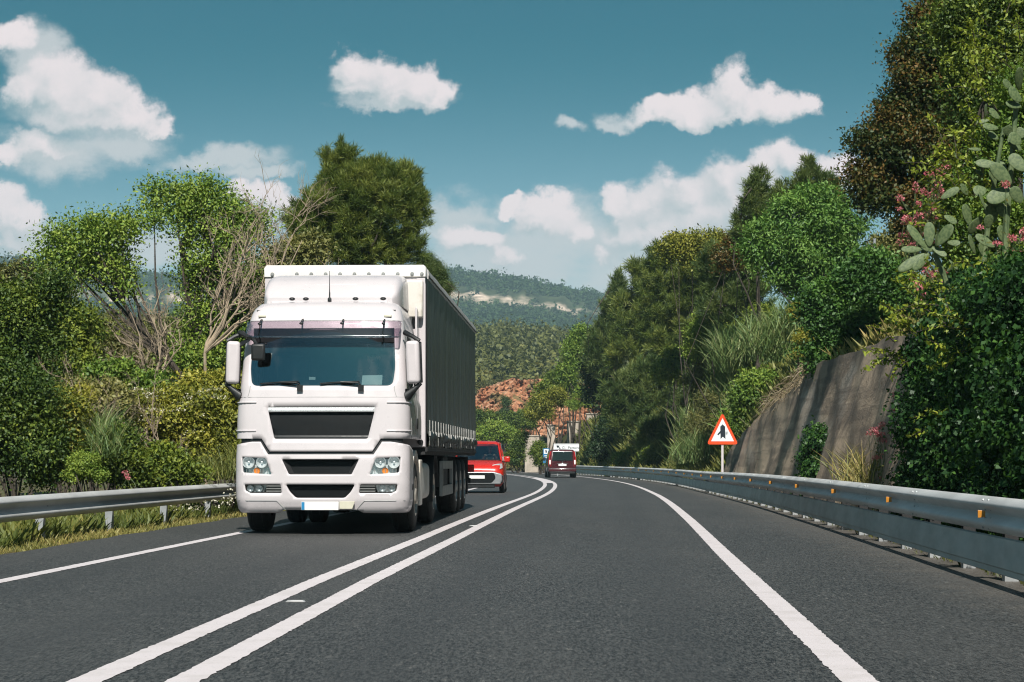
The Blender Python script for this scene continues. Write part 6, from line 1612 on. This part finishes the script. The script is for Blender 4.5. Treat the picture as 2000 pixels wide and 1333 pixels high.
big = [(690,170,690,70,30,0,.2),(660,160,620,130,26,0,0),(700,215,645,165,40,-.05,.3),(700,240,632,228,24,0,.3),(605,290,560,255,30,0,.6),(560,300,498,312,14,-.1,.8),(600,335,532,325,22,-.1,.6),(600,380,555,355,24,0,.3),(650,370,635,325,28,.05,-.3),(700,400,645,365,36,-.1,-.2),(700,430,640,380,30,.05,.4),(715,520,650,450,40,-.15,-.2),(600,495,500,485,28,-.1,.3),(655,580,570,490,42,-.2,-.3),(590,590,560,520,36,.05,.8),(470,625,435,580,24,0,.2),(548,600,492,612,34,-.1,.2),(545,690,515,610,28,-.15,1.0),(660,600,550,650,44,-.1,.3),(580,745,560,650,44,.1,.2),(480,760,450,665,34,-.05,.4),(530,720,470,790,36,-.05,.9),(555,770,560,710,30,-.1,.2),(620,720,610,660,34,.1,.2),(585,850,500,800,30,-.2,.3),(500,880,470,800,34,.1,.8),(540,890,520,830,30,.1,.5),(370,1130,425,1080,16,-.1,1.1),(420,1125,450,1095,14,-.1,1.1),(470,425,525,428,12,-.1,.9),(400,430,420,465,12,.1,.6),(540,540,500,520,14,.05,.3),(700,660,660,590,34,-.1,-.3),(690,330,700,380,30,.1,-.3),(545,290,545,230,30,.1,.9),(700,150,680,110,30,.1,-.2),(620,560,600,470,36,.2,.1),(640,840,600,760,36,.2,.3),(520,560,540,480,30,.2,.6)]
big = [Zc(a, b)+Zc(c, d)+(w*.68, dy, tw) for a, b, c, d, w, dy, tw in big]
cactus('tall prickly pear climbing up the right edge above the ivy', 26.4, big, (1940, 640), 92, stems=[[(1925,640),(1920,520),(1935,400),(1960,250)],[(1960,620),(1965,450),(1985,200)]])

# red valerian: pink flower heads on thin stems
def valerian(label, Y, heads, seed, root_px=None):
    rng = np.random.default_rng(seed)
    ax_ = np.mean([h[0] for h in heads]); ay = max(h[1] for h in heads)+45
    a = P(ax_, ay, Y); base = a.copy(); base.z = max(base.z, gz(a.x, a.y)) if base.z > 1.5 else gz(a.x, a.y)
    base = Vector((a.x, a.y, min(a.z, gz(a.x, a.y)+6)))
    root = tag(empty('valerian', base), label, 'flowering plant', 'pink valerian plants on the bank and wall')
    mb = MB(); Pn = []; Nn = []; Lp = []; Ln = []
    for (px, py, r) in heads:
        for j in range(max(1, int(r/2.8))):
            c = P(px+rng.normal()*r*.6, py+rng.normal()*r*.55, Y+rng.normal()*.12)-base; k = 42; rr = rng.uniform(.035, .06)
            d = nrm(rng.normal(size=(k, 3))); Pn.append(np.array(c)+d*rr*rng.uniform(.5, 1, (k, 1))*np.array([1, 1, .7])); Nn.append(d)
            foot = Vector((rng.normal()*.12, rng.normal()*.08, rng.normal()*.05)); mb.tube([foot, foot.lerp(c, .5)+Vector((rng.normal()*.06, 0, .05)), c], [.006, .005, .003], 4)
            for t in rng.uniform(.1, .9, 7): Lp.append(np.array(foot.lerp(c, t))+rng.normal(size=3)*.02); Ln.append(nrm(rng.normal(size=3)))
    mb.build('stem', 'cactus', root)
    V, F = leaves(np.concatenate(Pn), np.concatenate(Nn), .028, .018, rng, 1., 0.)
    npmesh('flower_head', V, F, 'valerian', root, np.clip(rng.normal(.45, .25, len(F)), 0, 1))
    V, F = leaves(np.array(Lp), np.array(Ln), .08, .028, rng, 1., .1); npmesh('foliage', V, F, 'lf_olive', root, rng.uniform(0, .8, len(F)))
valerian('large pink valerian mass left of the cactus on the bank top', 28, [(1800,390,26),(1830,345,18),(1815,420,30),(1790,440,20),(1775,460,16),(1770,420,12),(1835,375,20),(1845,335,12),(1780,480,14),(1800,450,22),(1760,385,6),(1830,330,10),(1755,412,5)], 101)
valerian('pink valerian under the star-shaped cactus', 26.8, [(1800,570,16),(1835,540,22),(1815,530,12),(1850,555,12),(1805,595,8),(1820,585,10)], 102)
valerian('pink valerian heads at the right edge of the ivy', 25, [(1990,460,14),(1945,475,8),(1990,505,10),(1960,360,6),(1912,440,5),(1975,465,8)], 103)
valerian('thin pink valerian growing at the foot of the wall', 31.2, [(1712,845,12),(1722,852,10),(1736,905,10),(1742,892,8),(1712,960,7),(1735,1000,7),(1705,840,8),(1715,850,8),(1725,835,6),(1708,890,7),(1740,900,8),(1718,890,5),(1728,935,6),(1745,780,8),(1740,870,7),(1750,800,6)], 104)
valerian('small red valerian flower behind the left guardrail', 32, [(248,922,7),(246,934,5)], 105)
# agave rosettes in the shade of the pines
for k, (px, py, Y, sc) in enumerate([(1228, 845, 146, 2.1), (1205, 850, 156, 1.7), (1256, 826, 138, 1.6)]):
    rng = np.random.default_rng(110+k); a = P(px, py, Y); zg = min(gz(a.x, a.y), a.z-.2)
    r = tag(empty('agave', (a.x, a.y, zg)), ['large grey-green agave in the shade above the grassy bank', 'small agave left of the large agave', 'agave up the slope right of the large agave'][k], 'agave', 'agaves on the bank')
    h = a.z-zg-.1
    for j in range(26):
        t = rng.uniform(0, 2*PI); el = rng.uniform(.15, 1.25); L = sc*rng.uniform(.7, 1.05); hd = Vector((math.cos(t), math.sin(t), 0)); sd_ = Vector((-math.sin(t), math.cos(t), 0))
        R_ = []
        for q, w in ((0, .05), (.3, .07), (.65, .05), (1, .004)):
            c = Vector((0, 0, h))+hd*L*q*math.cos(el)+Vector((0, 0, L*q*math.sin(el)-.25*L*q*q)); w *= sc
            R_.append([c-sd_*w, c+Vector((0, 0, -w*.5)), c+sd_*w, c+Vector((0, 0, -w*.25))])
        mb = MB(); mb.loft(R_); mb.build('leaf', 'agave', r)

# ---------------- grass, nobody could count it
def grass(name, label, u0, u1, y0, y1, n, h, mat, seed, w=.012, dens=None, bias=0., lift=0.):
    rng = np.random.default_rng(seed); u = rng.uniform(u0, u1, n); Y = y0+(y1-y0)*rng.uniform(0, 1, n)**1.35
    if dens is not None: k = dens(u, Y, rng); u, Y = u[k], Y[k]
    n = len(u); X = u+cx(Y); Z = ground_z(u, Y)+lift-.02
    pn = np.sin(X*1.7+3)*np.sin(Y*.9)+np.sin(X*.6)*np.sin(Y*2.3+1)
    a = nrm(np.stack([rng.normal(size=n)*.35, rng.normal(size=n)*.35, np.ones(n)], -1)); s = nrm(np.cross(a, rng.normal(size=(n, 3))))
    l = (h*rng.uniform(.4, 1.3, n)*(1+.3*pn))[:, None]; wk = (w*np.maximum(1, Y/35))[:, None]; B = np.stack([X, Y, Z], -1); b = nrm(rng.normal(size=(n, 3))*np.array([1, 1, .1]))
    V = np.stack([B-s*wk*.5, B+s*wk*.5, B+a*l*.6+b*l*.1+s*wk*.35, B+a*l+b*l*.4], 1).reshape(-1, 3)
    tint = np.clip(.42+bias+.22*pn+rng.normal(size=n)*.2, 0, 1)
    return tag(npmesh(name, V, np.arange(4*n).reshape(-1, 4), mat, None, tint), label, 'grass', kind='stuff')
grass('grass', 'long grass and weeds under the left guardrail', -9.5, -5.35, 17, 75, 130000, .24, 'grass', 121, bias=-.12, w=.005)
grass('grass', 'short green grass at the left road edge', -7.0, -4.74, 17, 60, 70000, .10, 'drygrass', 122, w=.005, bias=-.1, dens=lambda u, Y, r: -u-4.74 > (.28+.25*np.sin(Y*1.3)+.2*np.sin(Y*3.7+1))*r.uniform(0, 1.6, len(u)))
grass('grass', 'bright long grass on the bank behind the right guardrail', 5.9, 8.2, 70, 185, 60000, .5, 'grass', 123, w=.016, bias=.05)
grass('grass', 'sparse weeds under the right guardrail', 5.6, 6.5, 12, 72, 5000, .13, 'lf_olive', 124, bias=-.3)
grass('grass', 'tall mixed grass and weeds on the steep right bank', 7.4, 18, 64, 185, 110000, .7, 'grass', 126, w=.015, bias=.0)
grass('grass', 'dry grass on top of the retaining wall and slope', 7.3, 14, 30, 75, 50000, .40, 'drygrass', 125, bias=-.2)
rng = np.random.default_rng(130); Pn = []; 
for (px, py, k) in [(325,993,9),(345,985,8),(385,990,6),(372,998,5),(308,985,3),(440,975,8),(455,968,8),(448,985,6)]:
    Y = 33.5
    for j in range(k):
        c = np.array(P(px+rng.normal()*14, py+rng.normal()*5, Y+rng.normal()*.8)); Pn.append(c+rng.normal(size=(5, 3))*.016*np.array([1, 1, .5]))
Pn = np.concatenate(Pn); V, F = leaves(Pn, np.tile([0, -.2, 1.], (len(Pn), 1)), .03, .026, rng, .3, .6)
tag(npmesh('wildflowers', V, F, 'blossom', None, rng.uniform(0, 1, len(F))), 'small pale wildflowers in the grass behind the left guardrail', 'wildflowers', kind='stuff')

# ------------------------------------------------------------------ the air: far things fade
def haze():
    m = bpy.data.materials.new('air'); m.use_nodes = True; t = m.node_tree; t.nodes.clear()
    o = t.nodes.new('ShaderNodeOutputMaterial'); v = t.nodes.new('ShaderNodeVolumePrincipled')
    v.inputs['Color'].default_value = (.60, .88, 1.0, 1); v.inputs['Density'].default_value = .00018; v.inputs['Anisotropy'].default_value = .0
    t.links.new(v.outputs[0], o.inputs['Volume'])
    mb = MB(); mb.box(-1300, 1300, -60, 2450, -14, 226)
    ob = mb.build('haze', m, smooth=0); tag(ob, 'pale air that fades the far hills', 'haze', kind='stuff')
haze()
